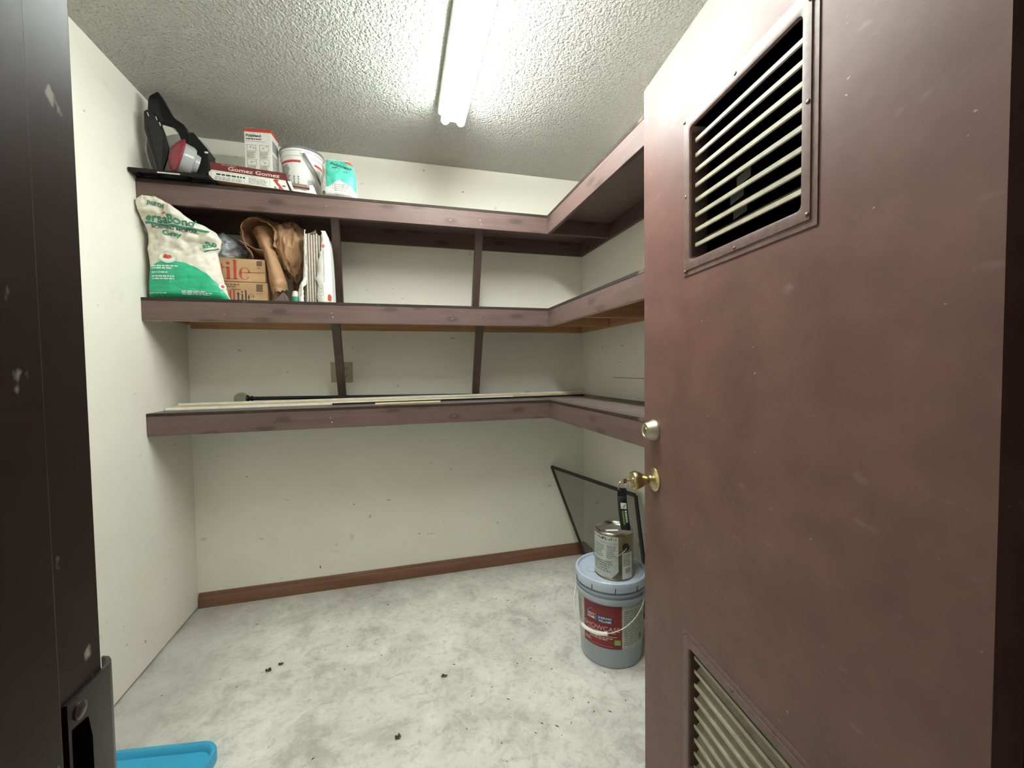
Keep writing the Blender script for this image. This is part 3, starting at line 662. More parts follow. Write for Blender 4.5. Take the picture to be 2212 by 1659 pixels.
decal('label_strip', g1, [rect(RC_(-75), .152, RC_(11), .1545, 20, 2)], M['greyink'], pl)
sl = decal('side_sticker', g0, [rect(RC_(23), .006, RC_(60), .115, 12, 3)], M['printwhite'], cn)
g2 = cyl((0, 0, 0), 0.0812, AC, 0.0010)
decal('sticker_print', g2, [small_print(RC_(26), .060, RC_(56), .108, 7, random.Random(4)), barcode(RC_(33), .030, RC_(50), .050)], M['greyink'], sl)
for d in (36, -144):
    aa = AC + math.radians(d)
    MB().lathe([(0.0155, 0), (0.0155, 0.0015), (0.010, 0.003), (0.006, 0.0018), (0.0, 0.0018)], (0.0810 * math.cos(aa), 0.0810 * math.sin(aa), 0.138), Matrix.Rotation(aa, 4, 'Z') @ Matrix.Rotation(math.pi / 2, 4, 'Y'), 24, cap=False).build('bail_ear', M['blackink'], cn, smooth=35)
cp = []
for i in range(41):
    ph = math.radians(-90 + 180 * i / 40); aa = AC + math.radians(-54) + ph
    r = 0.0845 + 0.004 * math.cos(ph); cp.append(V((r * math.cos(aa), r * math.sin(aa), 0.136 - 0.062 * max(0, math.cos(ph)) ** 0.9)))
MB().tube(cp, 0.0014, 8).build('bail', M['steel'], cn, smooth=60)

# ================================================================== WINDOW SCREEN
ws = empty('window_screen', (2.0, -0.3, 0)); tag(ws, 'black-framed insect screen leaning in the corner behind the bucket', 'window screen')
TL, TR, BL, BR = (V(p) - V((2.0, -0.3, 0)) for p in ((1.992, -0.014, 0.604), (2.192, -0.680, 0.592), (2.186, -0.118, 0.012), (2.190, -0.815, 0.012)))
nr = (TR - TL).cross(BL - TL).normalized()
def bar(name, a, b, ins):
    d = (b - a).normalized(); wv = d.cross(nr).normalized() * 0.010
    return MB().beam(a, b, wv, nr * 0.0045).build(name, M['darkgrey'], ws, bevel=0.001)
for a, b in ((TL, TR), (BL, BR), (TL, BL), (TR, BR)): bar('frame_bar', a, b, 0)
MB().grid(lambda u, v: TL.lerp(TR, u).lerp(BL.lerp(BR, u), v), 9, 9).build('screen_mesh', M['mesh'], ws)

# ================================================================== LOWER SHELF: rod and strips
Z3 = SHELVES[2]
rod = empty('curtain_rod', (0.30, -0.045, Z3), (0, 0.0138, 0)); tag(rod, 'black curtain rod with clear glass ball finial lying on the lowest shelf', 'curtain rod')
RX = Matrix.Rotation(math.pi / 2, 4, 'Y')
MB().lathe([(0.0, 0.0), (0.0095, 0.0), (0.0095, 1.02), (0.0085, 1.021), (0.0085, 1.70), (0.0, 1.70)], (0.0, 0, 0.034), RX, 20, cap=False).build('rod_tube', M['rodblack'], rod, smooth=35)
fi = MB().lathe([(0.0, -0.030), (0.015, -0.029), (0.019, -0.024), (0.017, -0.018), (0.010, -0.014), (0.010, -0.010), (0.014, -0.006), (0.014, 0.0), (0.0095, 0.004)], (0.0, 0, 0.034), RX, 24, cap=False).build('finial_collar', M['rodblack'], rod, smooth=35)
MB().lathe([(0.0330 * math.sin(math.pi * i / 16) if 0 < i < 16 else 0.0, -0.0330 * math.cos(math.pi * i / 16)) for i in range(17)], (-0.053, 0, 0.0335), None, 28, cap=False).build('finial_ball', M['glass'], rod, smooth=80)
def strip(name, label, a, b, hw, hh, mat, cat='trim strip'):
    a, b = V(a), V(b); o = empty(name, a); d = b - a; wv = d.cross(V((0, 0, 1))).normalized() * hw
    h = V((0, 0, 1)) * hh; n_ = 12; mb = MB()
    pr = [(-1, -1), (1, -1), (1, 0.2), (0.6, 0.85), (0.2, 1), (-1, 1)]
    mb.prism(pr, lambda p, q: wv * p + h * q, lambda p, q: d + wv * p + h * q)
    ob = mb.build(name, mat); bpy.data.objects.remove(o); ob.location = a; tag(ob, label, cat, 'loose strips on the lowest shelf'); return ob
strip('moulding_strip', 'long cream moulding strip on the lowest shelf, directly in front of the curtain rod', (0.020, -0.165, Z3 + 0.0135), (2.19, -0.078, Z3 + 0.0135), 0.009, 0.013, M['stripwhite'])
strip('wood_strip', 'long pale wood strip on the lowest shelf, second in front of the curtain rod', (0.012, -0.195, Z3 + 0.0095), (2.17, -0.100, Z3 + 0.0095), 0.006, 0.009, M['stripwood'])
strip('moulding_strip', 'long white moulding strip on the lowest shelf, nearest the front edge', (0.006, -0.245, Z3 + 0.0062), (1.70, -0.155, Z3 + 0.0062), 0.012, 0.0058, M['stripwhite'])
strip('metal_strip', 'thin black bar on the lowest shelf beside the moulding strips', (0.72, -0.252, Z3 + 0.005), (2.15, -0.165, Z3 + 0.005), 0.008, 0.0045, M['rodblack'])
strip('wood_strip', 'short pale wood offcut at the front of the lowest shelf', (0.93, -0.300, Z3 + 0.004), (1.26, -0.285, Z3 + 0.004), 0.012, 0.0035, M['stripwood'])

# ================================================================== MORTAR BAG (middle shelf, left)
def sack(name, cen, left, right, front_y, back_y, z0, z1, wr, nu, nv, mat, parent, power=3.0):
    def surf(x, z):
        L_, R2 = left(z), right(z); s = max(-1, min(1, (x - L_) / (R2 - L_) * 2 - 1)); pf = (1 - abs(s) ** power) ** 0.5
        e = max(0.0, min(1, (z1 - z) / 0.02)); e2 = max(0.0, min(1, (z - z0) / 0.02)); cap_ = (e * e2) ** 0.5 if e * e2 > 0 else 0
        F_, B_ = front_y(z), back_y(z); mid = (F_ + B_) / 2
        k = pf * (0.25 + 0.75 * cap_)
        return mid + (F_ - mid) * k + wr(x, z) * min(1, pf * 1.6), mid + (B_ - mid) * k - wr(x + 3.1, z) * min(1, pf)
    vs = []; fs = []
    for side in (0, 1):
        for j in range(nv):
            z = z0 + (z1 - z0) * j / (nv - 1)
            for i in range(nu):
                t_ = i / (nu - 1); t_ = 0.5 - 0.5 * math.cos(math.pi * t_); x = left(z) + (right(z) - left(z)) * t_
                vs.append(V((x, surf(x, z)[side], z)) - cen)
    n1 = nu * nv
    for j in range(nv - 1):
        for i in range(nu - 1):
            a = j * nu + i; fs.append((a, a + 1, a + nu + 1, a + nu)); fs.append((n1 + a, n1 + a + nu, n1 + a + nu + 1, n1 + a + 1))
        for i in (0, nu - 1):
            a = j * nu + i; q = (a, a + nu, n1 + a + nu, n1 + a); fs.append(q if i == 0 else q[::-1])
    for i in range(nu - 1):
        fs.append((i, n1 + i, n1 + i + 1, i + 1)); a = (nv - 1) * nu + i; fs.append((a, a + 1, n1 + a + 1, n1 + a))
    o = MB().add(vs, fs).build(name, mat, parent, smooth=60)
    def fr(eps): return lambda x, z: V((x, surf(x, z)[0] - eps, z)) - cen
    return o, fr
Z2 = SHELVES[1]
mc = V((0.165, -0.29, Z2)); mbag = empty('mortar_bag', mc); tag(mbag, 'half-empty white and green mortar bag slumped against the left wall on the middle shelf', 'bag')
mleft = lerp_table([(1.567, .010), (1.62, .013), (1.70, .022), (1.78, .016), (1.82, .024), (1.86, .022), (1.90, .012), (1.955, .006), (1.972, .012), (1.985, .030)])
mright = lerp_table([(1.567, .320), (1.60, .308), (1.65, .296), (1.71, .286), (1.775, .276), (1.80, .290), (1.83, .296), (1.862, .280), (1.885, .245), (1.90, .200), (1.93, .165), (1.955, .135), (1.972, .105), (1.985, .080)])
mfront = lerp_table([(1.567, -.380), (1.60, -.394), (1.68, -.402), (1.80, -.398), (1.87, -.402), (1.94, -.420), (1.985, -.428)])
mback = lerp_table([(1.567, -.310), (1.65, -.305), (1.75, -.306), (1.85, -.33), (1.93, -.385), (1.955, -.404), (1.985, -.414)])
def mwr(x, z):
    k = max(0.12, min(1, (z - 1.70) / 0.10)); p = V((x * 9, z * 9, 0.3))
    rd = 1 - abs(noise.noise(V((x * 14 + z * 8, z * 13 - x * 9, 1.7)))) * 2; rd += 0.5 * (1 - abs(noise.noise(V((x * 26 - z * 12, z * 24 + x * 9, 6.7)))) * 2) - .3
    v = noise.noise(p * 1.6) * 0.011 + (rd - 0.5) * 0.017
    v += -0.010 * math.exp(-((z - 1.925 + 0.12 * (x - .05)) / 0.010) ** 2)          # fold under the rolled top
    v2 = noise.noise(V((x * 10, z * 60, 4))) * 0.0022
    return k * v + (1 - k) * v2 + 0.004 * k * noise.noise(V((x * 40, z * 40, 9)))
mo, mfr = sack('bag_body', mc, mleft, mright, mfront, mback, 1.5675, 1.985, mwr, 70, 96, M['offwhite'], mbag)
ma, mb_ = mfr(0.0014), mfr(0.0034)
gtop = lerp_table([(0.0, 1.675), (0.03, 1.700), (0.075, 1.722), (0.11, 1.728), (0.16, 1.722), (0.20, 1.706), (0.24, 1.682), (0.28, 1.640), (0.312, 1.588), (0.33, 1.57)])
def clampx(fn): return lambda u, v: fn(min(max(u, mleft(v) + .0015), mright(v) - .0015), v)
decal('green_panel', clampx(ma), [region(0.006, 0.318, lambda u: 1.5700, gtop, 90, 50)], M['green'], mbag, 'green printed lower panel')
decal('brand_lettering', mb_, [word('ersaBond', 0.034, 1.888, 0.178, 0.034, 0.018, -0.10, True)], M['dkgreen'], mbag)
decal('brand_band', clampx(ma), [region(0.025, 0.265, lambda u: 1.879 - 0.12 * (u - .03), lambda u: 1.887 - 0.11 * (u - .03), 60, 3)], M['dkgreen'], mbag)
decal('roll_lettering', mb_, [word('puros', 0.050, 1.945, 0.058, 0.022, 0.02, -0.22, True)], M['dkgreen'], mbag)
decal('roll_mark', mb_, [rect(0.100, 1.915, 0.118, 1.922, 4, 2)], M['red'], mbag)
decal('mortar_lettering', mb_, [word('BONDING MORTAR', 0.052, 1.862, 0.170, 0.013, 0.02, -0.10, True)], M['ink'], mbag)
decal('grade_lettering', mb_, [word('Gray', 0.092, 1.828, 0.066, 0.026, 0.03, -0.10, True)], M['dkgreen'], mbag)
decal('side_lettering', mb_, [word('aBo', 0.238, 1.785, 0.050, 0.022, 0.02, 0.36, True)], M['dkgreen'], mbag)
decal('side_band', clampx(ma), [region(0.236, 0.288, lambda u: 1.772 + .4 * (u - .236), lambda u: 1.776 + .4 * (u - .236), 10, 2)], M['dkgreen'], mbag)
bdg = decal('round_badge', mb_, [merge2d([rect(0.080 + 0.0, 0, 0.081, 0)]) if False else disc2d(0.107, 1.741, 0.031, 0.026, 40)], M['printwhite'], mbag)
decal('badge_mark', mfr(0.0046), [ngon([(0.092, 1.735), (0.090, 1.743), (0.096, 1.754), (0.102, 1.752), (0.108, 1.747), (0.120, 1.747), (0.122, 1.737), (0.110, 1.733), (0.100, 1.737)])], M['red'], bdg)
decal('badge_rim', mfr(0.0042), [ngon([(0.107 + .028 * math.cos(a), 1.741 + .0235 * math.sin(a)) for a in (k * .26, k * .26 + .12, )] + [(0.107 + .025 * math.cos(k * .26 + .06), 1.741 + .021 * math.sin(k * .26 + .06))]) for k in range(24)], M['dkgreen'], bdg)
decal('bag_print', mb_, [small_print(0.040, 1.688, 0.148, 1.708, 2, random.Random(1)), small_print(0.040, 1.671, 0.130, 1.680, 1, random.Random(2)), small_print(0.040, 1.644, 0.135, 1.664, 2, random.Random(3)), small_print(0.150, 1.583, 0.262, 1.602, 3, random.Random(5)), small_print(0.02, 1.586, 0.10, 1.592, 1, random.Random(7))], M['printwhite'], mbag)
decal('small_badge', mb_, [disc2d(0.295, 1.628, 0.011, 0.014)], M['printwhite'], mbag)
decal('small_badge_mark', mfr(0.0042), [disc2d(0.296, 1.628, 0.005, 0.007)], M['red'], mbag)

# ================================================================== CARDBOARD TILE BOXES
def carton(name, c, sx, sy, sz, label, rz=0.0):
    o = empty(name, c, (0, 0, rz)); tag(o, label, 'box', 'cardboard tile boxes')
    MB().box((-sx / 2, 0, 0), (sx / 2, sy, sz)).build('carton_body', M['card'], o, bevel=0.003)
    return o
def serif(fn_unused, kind, u, v, h):
    """plain serif letters as filled shapes"""
    out = []
    if kind == 'i':
        wd = h * 0.135
        out += [rect(u + h * .07, v, u + h * .07 + wd, v + h * .62), rect(u, v, u + h * .275, v + h * .03), ngon([(u + h * .01, v + h * .60), (u + h * .07, v + h * .575), (u + h * .07 + wd, v + h * .62), (u + h * .07, v + h * .63)]), disc2d(u + h * .13, v + h * .83, h * .085)]; adv = .31
    elif kind == 'l':
        wd = h * 0.135
        out += [rect(u + h * .07, v, u + h * .07 + wd, v + h), rect(u, v, u + h * .275, v + h * .03), ngon([(u + h * .01, v + h * .98), (u + h * .07, v + h * .955), (u + h * .07 + wd, v + h), (u + h * .07, v + h * 1.01)])]; adv = .31
    elif kind == 't':
        wd = h * 0.135
        out += [rect(u + h * .09, v + h * .05, u + h * .09 + wd, v + h * .80), rect(u, v + h * .58, u + h * .34, v + h * .63), ngon([(u + h * .09, v + h * .08), (u + h * .13, v), (u + h * .26, v), (u + h * .35, v + h * .07), (u + h * .24, v + h * .05), (u + h * .225, v + h * .1)])]; adv = .36
    elif kind == 'a':
        n_ = 18; cx, cy = u + h * .2, v + h * .18
        ring = [(cx + h * .19 * math.cos(a), cy + h * .19 * math.sin(a)) for a in [i * 2 * math.pi / n_ for i in range(n_ + 1)]]
        inn = [(cx + h * .08 + h * .0 + h * .09 * math.cos(a) - h * .06, cy + h * .15 * math.sin(a)) for a in [i * 2 * math.pi / n_ for i in range(n_ + 1)]]
        out += [(ring + inn, [(i, i + 1, n_ + 2 + i, n_ + 1 + i) for i in range(n_)]), rect(u + h * .29, v, u + h * .42, v + h * .5), ngon([(u + h * .42, v + h * .45), (u + h * .36, v + h * .6), (u + h * .2, v + h * .64), (u + h * .06, v + h * .55), (u + h * .1, v + h * .47), (u + h * .2, v + h * .58), (u + h * .3, v + h * .5)])]; adv = .47
    elif kind == 'e':
        n_ = 30; cx, cy, rx, ry = u + h * .27, v + h * .31, h * .27, h * .325
        a0, a1 = 0.12, 2 * math.pi - 0.62
        o1 = []; i1 = []
        for i in range(n_ + 1):
            a = a0 + (a1 - a0) * i / n_; th = 0.135 * max(0.12, abs(math.cos(a)) if math.cos(a) < 0 else 0.55 * abs(math.cos(a)) + .1) * h
            o1.append((cx + rx * math.cos(a), cy + ry * math.sin(a))); i1.append((cx + (rx - th) * math.cos(a), cy + (ry - max(h * .025, th * .35)) * math.sin(a)))
        out += [(o1 + i1, [(i, i + 1, n_ + 2 + i, n_ + 1 + i) for i in range(n_)]), rect(u + h * .08, v + h * .34, u + h * .535, v + h * .375)]; adv = .58
    return out, adv * h
def serif_word(s, u, v, h):
    sh = []
    for ch in s:
        g, a = serif(None, ch, u, v, h); sh += g; u += a
    return sh
c1 = carton('tile_carton', (0.325, -0.300, Z2), 0.265, 0.255, 0.0975, 'brown cardboard tile box at the bottom of the pair beside the mortar bag', 0.0)
c2 = carton('tile_carton', (0.320, -0.302, Z2 + 0.098), 0.262, 0.255, 0.108, 'brown cardboard box with large red lettering on top of the other tile box', 0.0)
ff1 = flat((0, 0, 0), (1, 0, 0), (0, 0, 1), (0, -0.0006, 0))
def split_word(s, u, v, h): return serif_word(s, u, v, h)
lw = serif_word('all', -0.052, 0.012, 0.048)
decal('red_lettering', ff1, lw, M['cardred'], c1); decal('black_lettering', ff1, serif_word('tile', -0.052 + 0.048 * 1.12, 0.012, 0.048), M['ink'], c1)
decal('carton_print', ff1, [small_print(-0.06, 0.070, 0.02, 0.090, 2, random.Random(4)), rect(-0.02, 0.062, 0.02, 0.065), rect(0.085, 0.055, 0.112, 0.090), rect(0.085, 0.044, 0.108, 0.046)], M['brownink'], c1)
decal('red_lettering', ff1, serif_word('tile', -0.066, 0.012, 0.088), M['cardred'], c2)
decal('carton_print', ff1, [rect(0.062, 0.044, 0.128, 0.0465), rect(0.095, 0.076, 0.118, 0.100), rect(0.095, 0.066, 0.112, 0.069)], M['brownink'], c2)

# ================================================================== PLASTIC BAG ON THE BOXES
def blob(cen, rad, amp, sc, seed, nu=64, nv=40, ridge=0.0, stretch=(1, 1, 1), zmin=None, squash=None):
    def fn(u, v):
        th = 2 * math.pi * u; ph = math.pi * v
        d = V((math.sin(ph) * math.cos(th), math.sin(ph) * math.sin(th), -math.cos(ph)))
        q = V((d.x * stretch[0], d.y * stretch[1], d.z * stretch[2])) * sc + V((seed, seed * 1.7, 0))
        k = 1 + amp * noise.noise(q) + amp * 0.5 * noise.noise(q * 2.3)
        if ridge: k += ridge * (0.5 - abs(noise.noise(q * 1.6 + V((3, 1, 2)))) * 2) + ridge * 0.5 * (0.5 - abs(noise.noise(q * 3.4)) * 2)
        p = V((d.x * rad[0], d.y * rad[1], d.z * rad[2])) * k
        if squash: p = squash(p)
        p += V(cen)
        if zmin is not None and p.z < zmin: p.z = zmin
        return p
    mb = MB(); mb.grid(fn, nu, nv, cu=True); return mb
ZB = Z2 + 0.098 + 0.108
pb = blob((0.276, -0.195, ZB + 0.048), (0.072, 0.080, 0.075), 0.16, 1.6, 2.0, 80, 50, 0.10, (1, 1, 2.2), ZB + 0.0006, lambda p: V((p.x, p.y, p.z * (1 - 0.55 * max(-0.3, p.x / 0.1)))))
tag(pb.build('plastic_bag', M['poly'], smooth=70), 'pale grey plastic bag lying on the cardboard tile boxes', 'bag')

# ================================================================== CRUMPLED KRAFT PAPER
kc = V((0.50, -0.22, Z2)); kr = empty('kraft_paper', kc); tag(kr, 'crumpled brown kraft paper sheet stuffed between the tile boxes and the tile pack', 'paper')
def krel(p): return V(p) - kc
def crease(p, s=1.0):
    q = V(p)
    return (0.5 - abs(noise.noise(q * 11)) * 2) * 0.013 * s + (0.5 - abs(noise.noise(q * 23 + V((5, 0, 0)))) * 2) * 0.007 * s
def sq(p):  # hanging pouch: narrow towards the bottom
    t_ = p.z / 0.13; p = V((p.x * (1.0 + 0.18 * t_), p.y, p.z)); p.x += -0.010 * t_; return p
blob(krel((0.555, -0.215, Z2 + 0.268)), (0.080, 0.098, 0.138), 0.16, 1.1, 6.0, 120, 90, 0.13, (1.5, 1.5, 0.55), None, sq).build('paper_bulge', M['kraft'], kr, smooth=50)
# long folded tongue running down the middle
tp = [((0.420, -0.250, Z2 + 0.375), .045), ((0.445, -0.285, Z2 + 0.310), .034), ((0.468, -0.318, Z2 + 0.235), .024), ((0.490, -0.326, Z2 + 0.160), .028), ((0.503, -0.328, Z2 + 0.095), .036), ((0.507, -0.324, Z2 + 0.055), .034)]
def tongue(u, v):
    k = v * (len(tp) - 1); i = min(int(k), len(tp) - 2); f = k - i; f = f * f * (3 - 2 * f)
    c = V(tp[i][0]).lerp(V(tp[i + 1][0]), f); hw = tp[i][1] + (tp[i + 1][1] - tp[i][1]) * f
    s = u * 2 - 1; p = c + V((s * hw, 0.045 * s * s - 0.006, 0.010 * s))
    if v > .93: p.z += 0.018 * noise.noise(V((u * 7, 2, 3))) 
    p.y += crease(p, 0.8) * 0.9; return krel(p)
o = MB().grid(tongue, 30, 70).build('paper_fold', M['kraft'], kr, smooth=50); sm = o.modifiers.new('t', 'SOLIDIFY'); sm.thickness = 0.002
# arched sheet on the left with a dark hollow under it
def arch(u, v):
    a = math.pi * (1.16 - 1.28 * u)
    r = 0.080 + 0.012 * math.sin(v * 5)
    p = V((0.428 + r * 0.98 * math.cos(a), -0.315 + 0.20 * v, Z2 + 0.300 + r * 1.18 * math.sin(a) + 0.0 * v))
    if u < .25: p.x += 0.05 * (0.25 - u) / .25; p.z -= 0.034 * ((0.25 - u) / .25)
    d = crease(p, 1.3); p += V((math.cos(a), 0, math.sin(a))) * d; return krel(p)
o = MB().grid(arch, 54, 30).build('paper_fold', M['kraft'], kr, smooth=50); sm = o.modifiers.new('t', 'SOLIDIFY'); sm.thickness = 0.002
def arch2(u, v):   # lower left tongue resting on the box
    p = V((0.352 + 0.095 * v, -0.312 + 0.01 * math.sin(u * 3) + .10 * u, Z2 + 0.285 - 0.066 * v + 0.030 * (1 - u) * max(0, v - 0.25)))
    p.z += crease(p, 1.0) * .6 ; p.y += crease(p + V((1, 1, 1)), 1.2); return krel(p)
o = MB().grid(arch2, 20, 26).build('paper_fold', M['kraft'], kr, smooth=50); sm = o.modifiers.new('t', 'SOLIDIFY'); sm.thickness = 0.002
# dark strip of paper hanging behind
def back_sheet(u, v):
    p = V((0.545 + 0.055 * u, -0.200 + 0.015 * math.sin(u * 6), Z2 + 0.004 + 0.16 * v)); p.y += crease(p, .6); return krel(p)
o = MB().grid(back_sheet, 14, 24).build('paper_fold', M['kraft'], kr, smooth=50); sm = o.modifiers.new('t', 'SOLIDIFY'); sm.thickness = 0.002

# small things at the foot of the paper
sw = MB(); sw.prism([(0.497, 0.0), (0.560, 0.0), (0.556, 0.020), (0.538, 0.046), (0.520, 0.026)], lambda a, b: V((a, -0.365, Z2 + 0.0005 + b)), lambda a, b: V((a, -0.330, Z2 + 0.0005 + b)))
tag(sw.build('wood_offcut', M['shelf_z'], bevel=0.002), 'small dark brown painted wood wedge at the edge of the middle shelf', 'wood piece')
gb = empty('sponge_roll', (0.588, -0.352, Z2)); tag(gb, 'small grey rounded roll standing at the foot of the tile pack', 'roll')
MB().lathe([(0.0, 0.0), (0.0125, 0.0), (0.0140, 0.004), (0.0145, 0.030), (0.0130, 0.046), (0.0090, 0.054), (0.0, 0.056)], n=24, cap=False).build('roll_body', M['dirtywhite'], gb, smooth=50)
MB().lathe([(0.0146, 0.004), (0.0150, 0.006), (0.0150, 0.026), (0.0146, 0.028)], n=24, cap=False).build('roll_band', M['dkgreen'], gb, smooth=50)

# ================================================================== TORN TILE PACK (upright)
tk = empty('tile_pack', (0.675, -0.36, Z2)); tag(tk, 'upright torn white carton of brown-edged tiles beside the shelf brace', 'tile pack')
TXS = [-0.036 + 0.0112 * i for i in range(7)]
for i, x in enumerate(TXS):
    MB().box((x, 0.004 + 0.002 * (i % 2), 0.0005), (x + 0.0065, 0.100, 0.325 + 0.004 * math.sin(i * 2.1))).build('tile', M['tileedge'] , tk)
for i, x in enumerate(TXS[:-1]):
    MB().box((x + 0.0066, 0.0052, 0.0005), (x + 0.0111, 0.098, 0.322)).build('tile_glaze', M['tiledark'], tk)
def torn_panel(name, x_in, edge_fn, nz=34):
    """front face of the torn carton: from the outer side x_in to a ragged edge"""
    vs = []; fs = []
    for j in range(nz):
        z = 0.001 + 0.340 * j / (nz - 1); e = edge_fn(z)
        o_ = x_in(z)
        for s in (0, .5, 1): vs.append((o_ + (e - o_) * s, -0.0012 - 0.004 * math.sin(s * 3.1) * (0.6 + .4 * math.sin(z * 40)) - (0.003 if s == 1 else 0), z))
    for j in range(nz - 1):
        for s in (0, 1): a = j * 3 + s; fs.append((a, a + 1, a + 4, a + 3))
    o = MB().add(vs, fs).build(name, M['whitepaper'], tk, smooth=50); sm = o.modifiers.new('t', 'SOLIDIFY'); sm.thickness = 0.0015; return o
rt = random.Random(12); jag = [rt.uniform(-.006, .006) for _ in range(60)]
rin = lerp_table([(0, .078), (.1, .076), (.2, .073), (.29, .068), (.345, .052)])
redge = lerp_table([(0, .012), (.05, .010), (.09, .018), (.12, .006), (.15, .022), (.18, .012), (.22, .024), (.27, .034), (.345, .036)])
torn_panel('torn_wrapper', rin, lambda z: redge(z) + jag[int(z * 160) % 60] * .7)
lin = lerp_table([(0, -.072), (.05, -.073), (.09, -.062), (.11, -.050), (.2, -.045), (.345, -.040)])
ledge = lerp_table([(0, -.048), (.07, -.050), (.09, -.034), (.13, -.034), (.2, -.036), (.345, -.034)])
torn_panel('torn_wrapper', lin, lambda z: ledge(z) + jag[int(z * 170 + 20) % 60] * .4)
MB().grid(lambda u, v: V((rin(.34 * v) + .0005, -0.002 + 0.098 * u, 0.001 + .338 * v)), 4, 20).build('wrapper_side', M['whitepaper'], tk, smooth=40)
MB().grid(lambda u, v: V((lin(.34 * v) - .0005, 0.0 + 0.095 * u, 0.001 + .330 * v)), 4, 20).build('wrapper_side', M['dirtywhite'], tk, smooth=40)
MB().prism([(-0.036, 0.330), (0.010, 0.337), (0.005, 0.356), (-0.005, 0.345)], lambda a, b: V((a, 0.03, b)), lambda a, b: V((a, 0.032, b))).build('torn_flap', M['carddark'], tk)
fp = flat((0, -0.0085, 0), (1, 0, 0), (0, 0, 1))
decal('pack_mark', fp, [ngon([(.038, .262), (.048, .264), (.048, .272), (.042, .278), (.037, .272)])], M['red'], tk); decal('pack_mark', fp, [ngon([(.058, .018), (.072, .010), (.073, .030), (.066, .044), (.058, .040)])], M['red'], tk)
decal('pack_print', fp, [frame2d(.022, .035, .037, .085, .0012), small_print(.040, .10, .046, .25, 24, random.Random(3)), rect(.027, .05, .030, .056), rect(.026, .066, .031, .072)], M['greyink'], tk)
decal('pack_print', flat((0, -0.0075, 0), (1, 0, 0), (0, 0, 1)), [small_print(-.066, .030, -.054, .085, 9, random.Random(5)), small_print(-.043, .12, -.036, .31, 26, random.Random(6))], M['greyink'], tk)

# ================================================================== TOP SHELF
Z1 = SHELVES[0]
# --- shallow box of tiles, tilted because its left end rests on the black base plate
gx = empty('tile_box', (0.252, -0.398, Z1 + 0.0255), (0, math.radians(3.2), 0)); tag(gx, 'shallow white and maroon tile box with a torn open end on the top shelf', 'box')
pf = [(0.0, 0.010), (0.004, 0.0), (0.345, 0.0), (0.352, 0.012), (0.345, 0.026), (0.340, 0.042), (0.026, 0.042)]
MB().prism(pf, lambda a, b: V((a, 0.0, b)), lambda a, b: V((a, 0.0022, b))).build('front_wall', M['whitepaper'], gx)
MB().box((0.03, 0.0025, 0.0), (0.43, 0.086, 0.0020)).build('box_floor', M['card'], gx)
MB().box((0.03, 0.086, 0.0), (0.42, 0.088, 0.045)).build('back_wall', M['card'], gx)
MB().box((0.030, 0.0025, 0.002), (0.032, 0.086, 0.042)).build('end_wall', M['card'], gx)
MB().prism([(0.022, 0.0425), (0.328, 0.0425), (0.316, 0.077), (0.016, 0.077)], lambda a, b: V((a, 0.001 + (b - .042) * .15, b)), lambda a, b: V((a, 0.003 + (b - .042) * .15, b))).build('lid_flap', M['maroon'], gx)
fg = lambda a, b: V((a, 0.0002 + (b - .042) * .15, b)); fw = flat((0, -0.0006, 0), (1, 0, 0), (0, 0, 1))
decal('box_lettering', fg, [word('Gomez Gomez', 0.088, 0.049, 0.205, 0.0185, 0.02)], M['pink'], gx); decal('box_print', fg, [small_print(0.06, .070, 0.14, .0735, 1, random.Random(2))], M['pink'], gx)
decal('box_print', fw, [small_print(0.045, .022, 0.165, .031, 1, random.Random(3), .2), frame2d(0.025, .004, .255, .037, .0008)], M['ink'], gx)
decal('box_print', fw, [small_print(0.17, .006, 0.245, .032, 5, random.Random(9)), small_print(0.04, .005, 0.165, .019, 3, random.Random(19))], M['greyink'], gx)
decal('lizard_mark', fw, [disc2d(.279, .035, .011, .006), ngon([(.272, .032), (.285, .030), (.297, .018), (.305, .006), (.314, .001), (.290, .001), (.293, .008), (.283, .016)]), ngon([(.300, .014), (.312, .020), (.320, .016), (.313, .012)])], M['cardred'], gx)
decal('lizard_tail', fw, [ngon([(.278, .010), (.272, .006), (.276, .001), (.288, .001), (.279, .004)]), ngon([(.306, .013), (.318, .018), (.322, .011), (.316, .015)])], M['ink'], gx)
decal('box_strap', lambda u, v: V((u, -0.0010, v)), [ngon([(.318, .042), (.325, .042), (.346, 0), (.336, 0)])], M['blackink'], gx)
for i in range(5):
    MB().box((0.060, 0.010 + 0.003 * ((i * 7) % 3), 0.0022 + i * 0.0082), (0.412 - 0.004 * ((i * 5) % 3), 0.084, 0.0022 + i * 0.0082 + 0.0072)).build('tile', M['tile'], gx, bevel=0.0008)
rg = random.Random(4)
pts = [(0.350, 0.0)] + [(0.350 + 0.012 * i, 0.012 + rg.uniform(-.005, .006)) for i in range(8)] + [(0.445, 0.0)]
MB().prism(pts, lambda a, b: V((a, -0.001, b)), lambda a, b: V((a, 0.002, b))).build('torn_edge', M['whitepaper'], gx)
MB().prism([(0.420, 0.0), (0.448, 0.0), (0.425, 0.052), (0.412, 0.048)], lambda a, b: V((a, 0.000 + b * .6, b)), lambda a, b: V((a + .001, 0.004 + b * .6, b))).build('torn_flap', M['whitepaper'], gx)
MB().prism([(0.02, 0.0), (0.086, 0.0), (0.086, 0.05), (0.06, 0.056), (0.03, 0.03)], lambda a, b: V((0.428, a, b + .001)), lambda a, b: V((0.430, a, b + .001))).build('end_wall', M['card'], gx)
for k, (a, b) in enumerate((((0.036, .03, .045), (0.085, .05, .072)), ((0.034, .02, .045), (0.050, .03, .085)), ((0.036, .02, .045), (0.030, .035, .095)))):
    MB().beam(a, b, (0, .004, 0), (0, 0, .004)).build('torn_scrap', M['card'], gx)

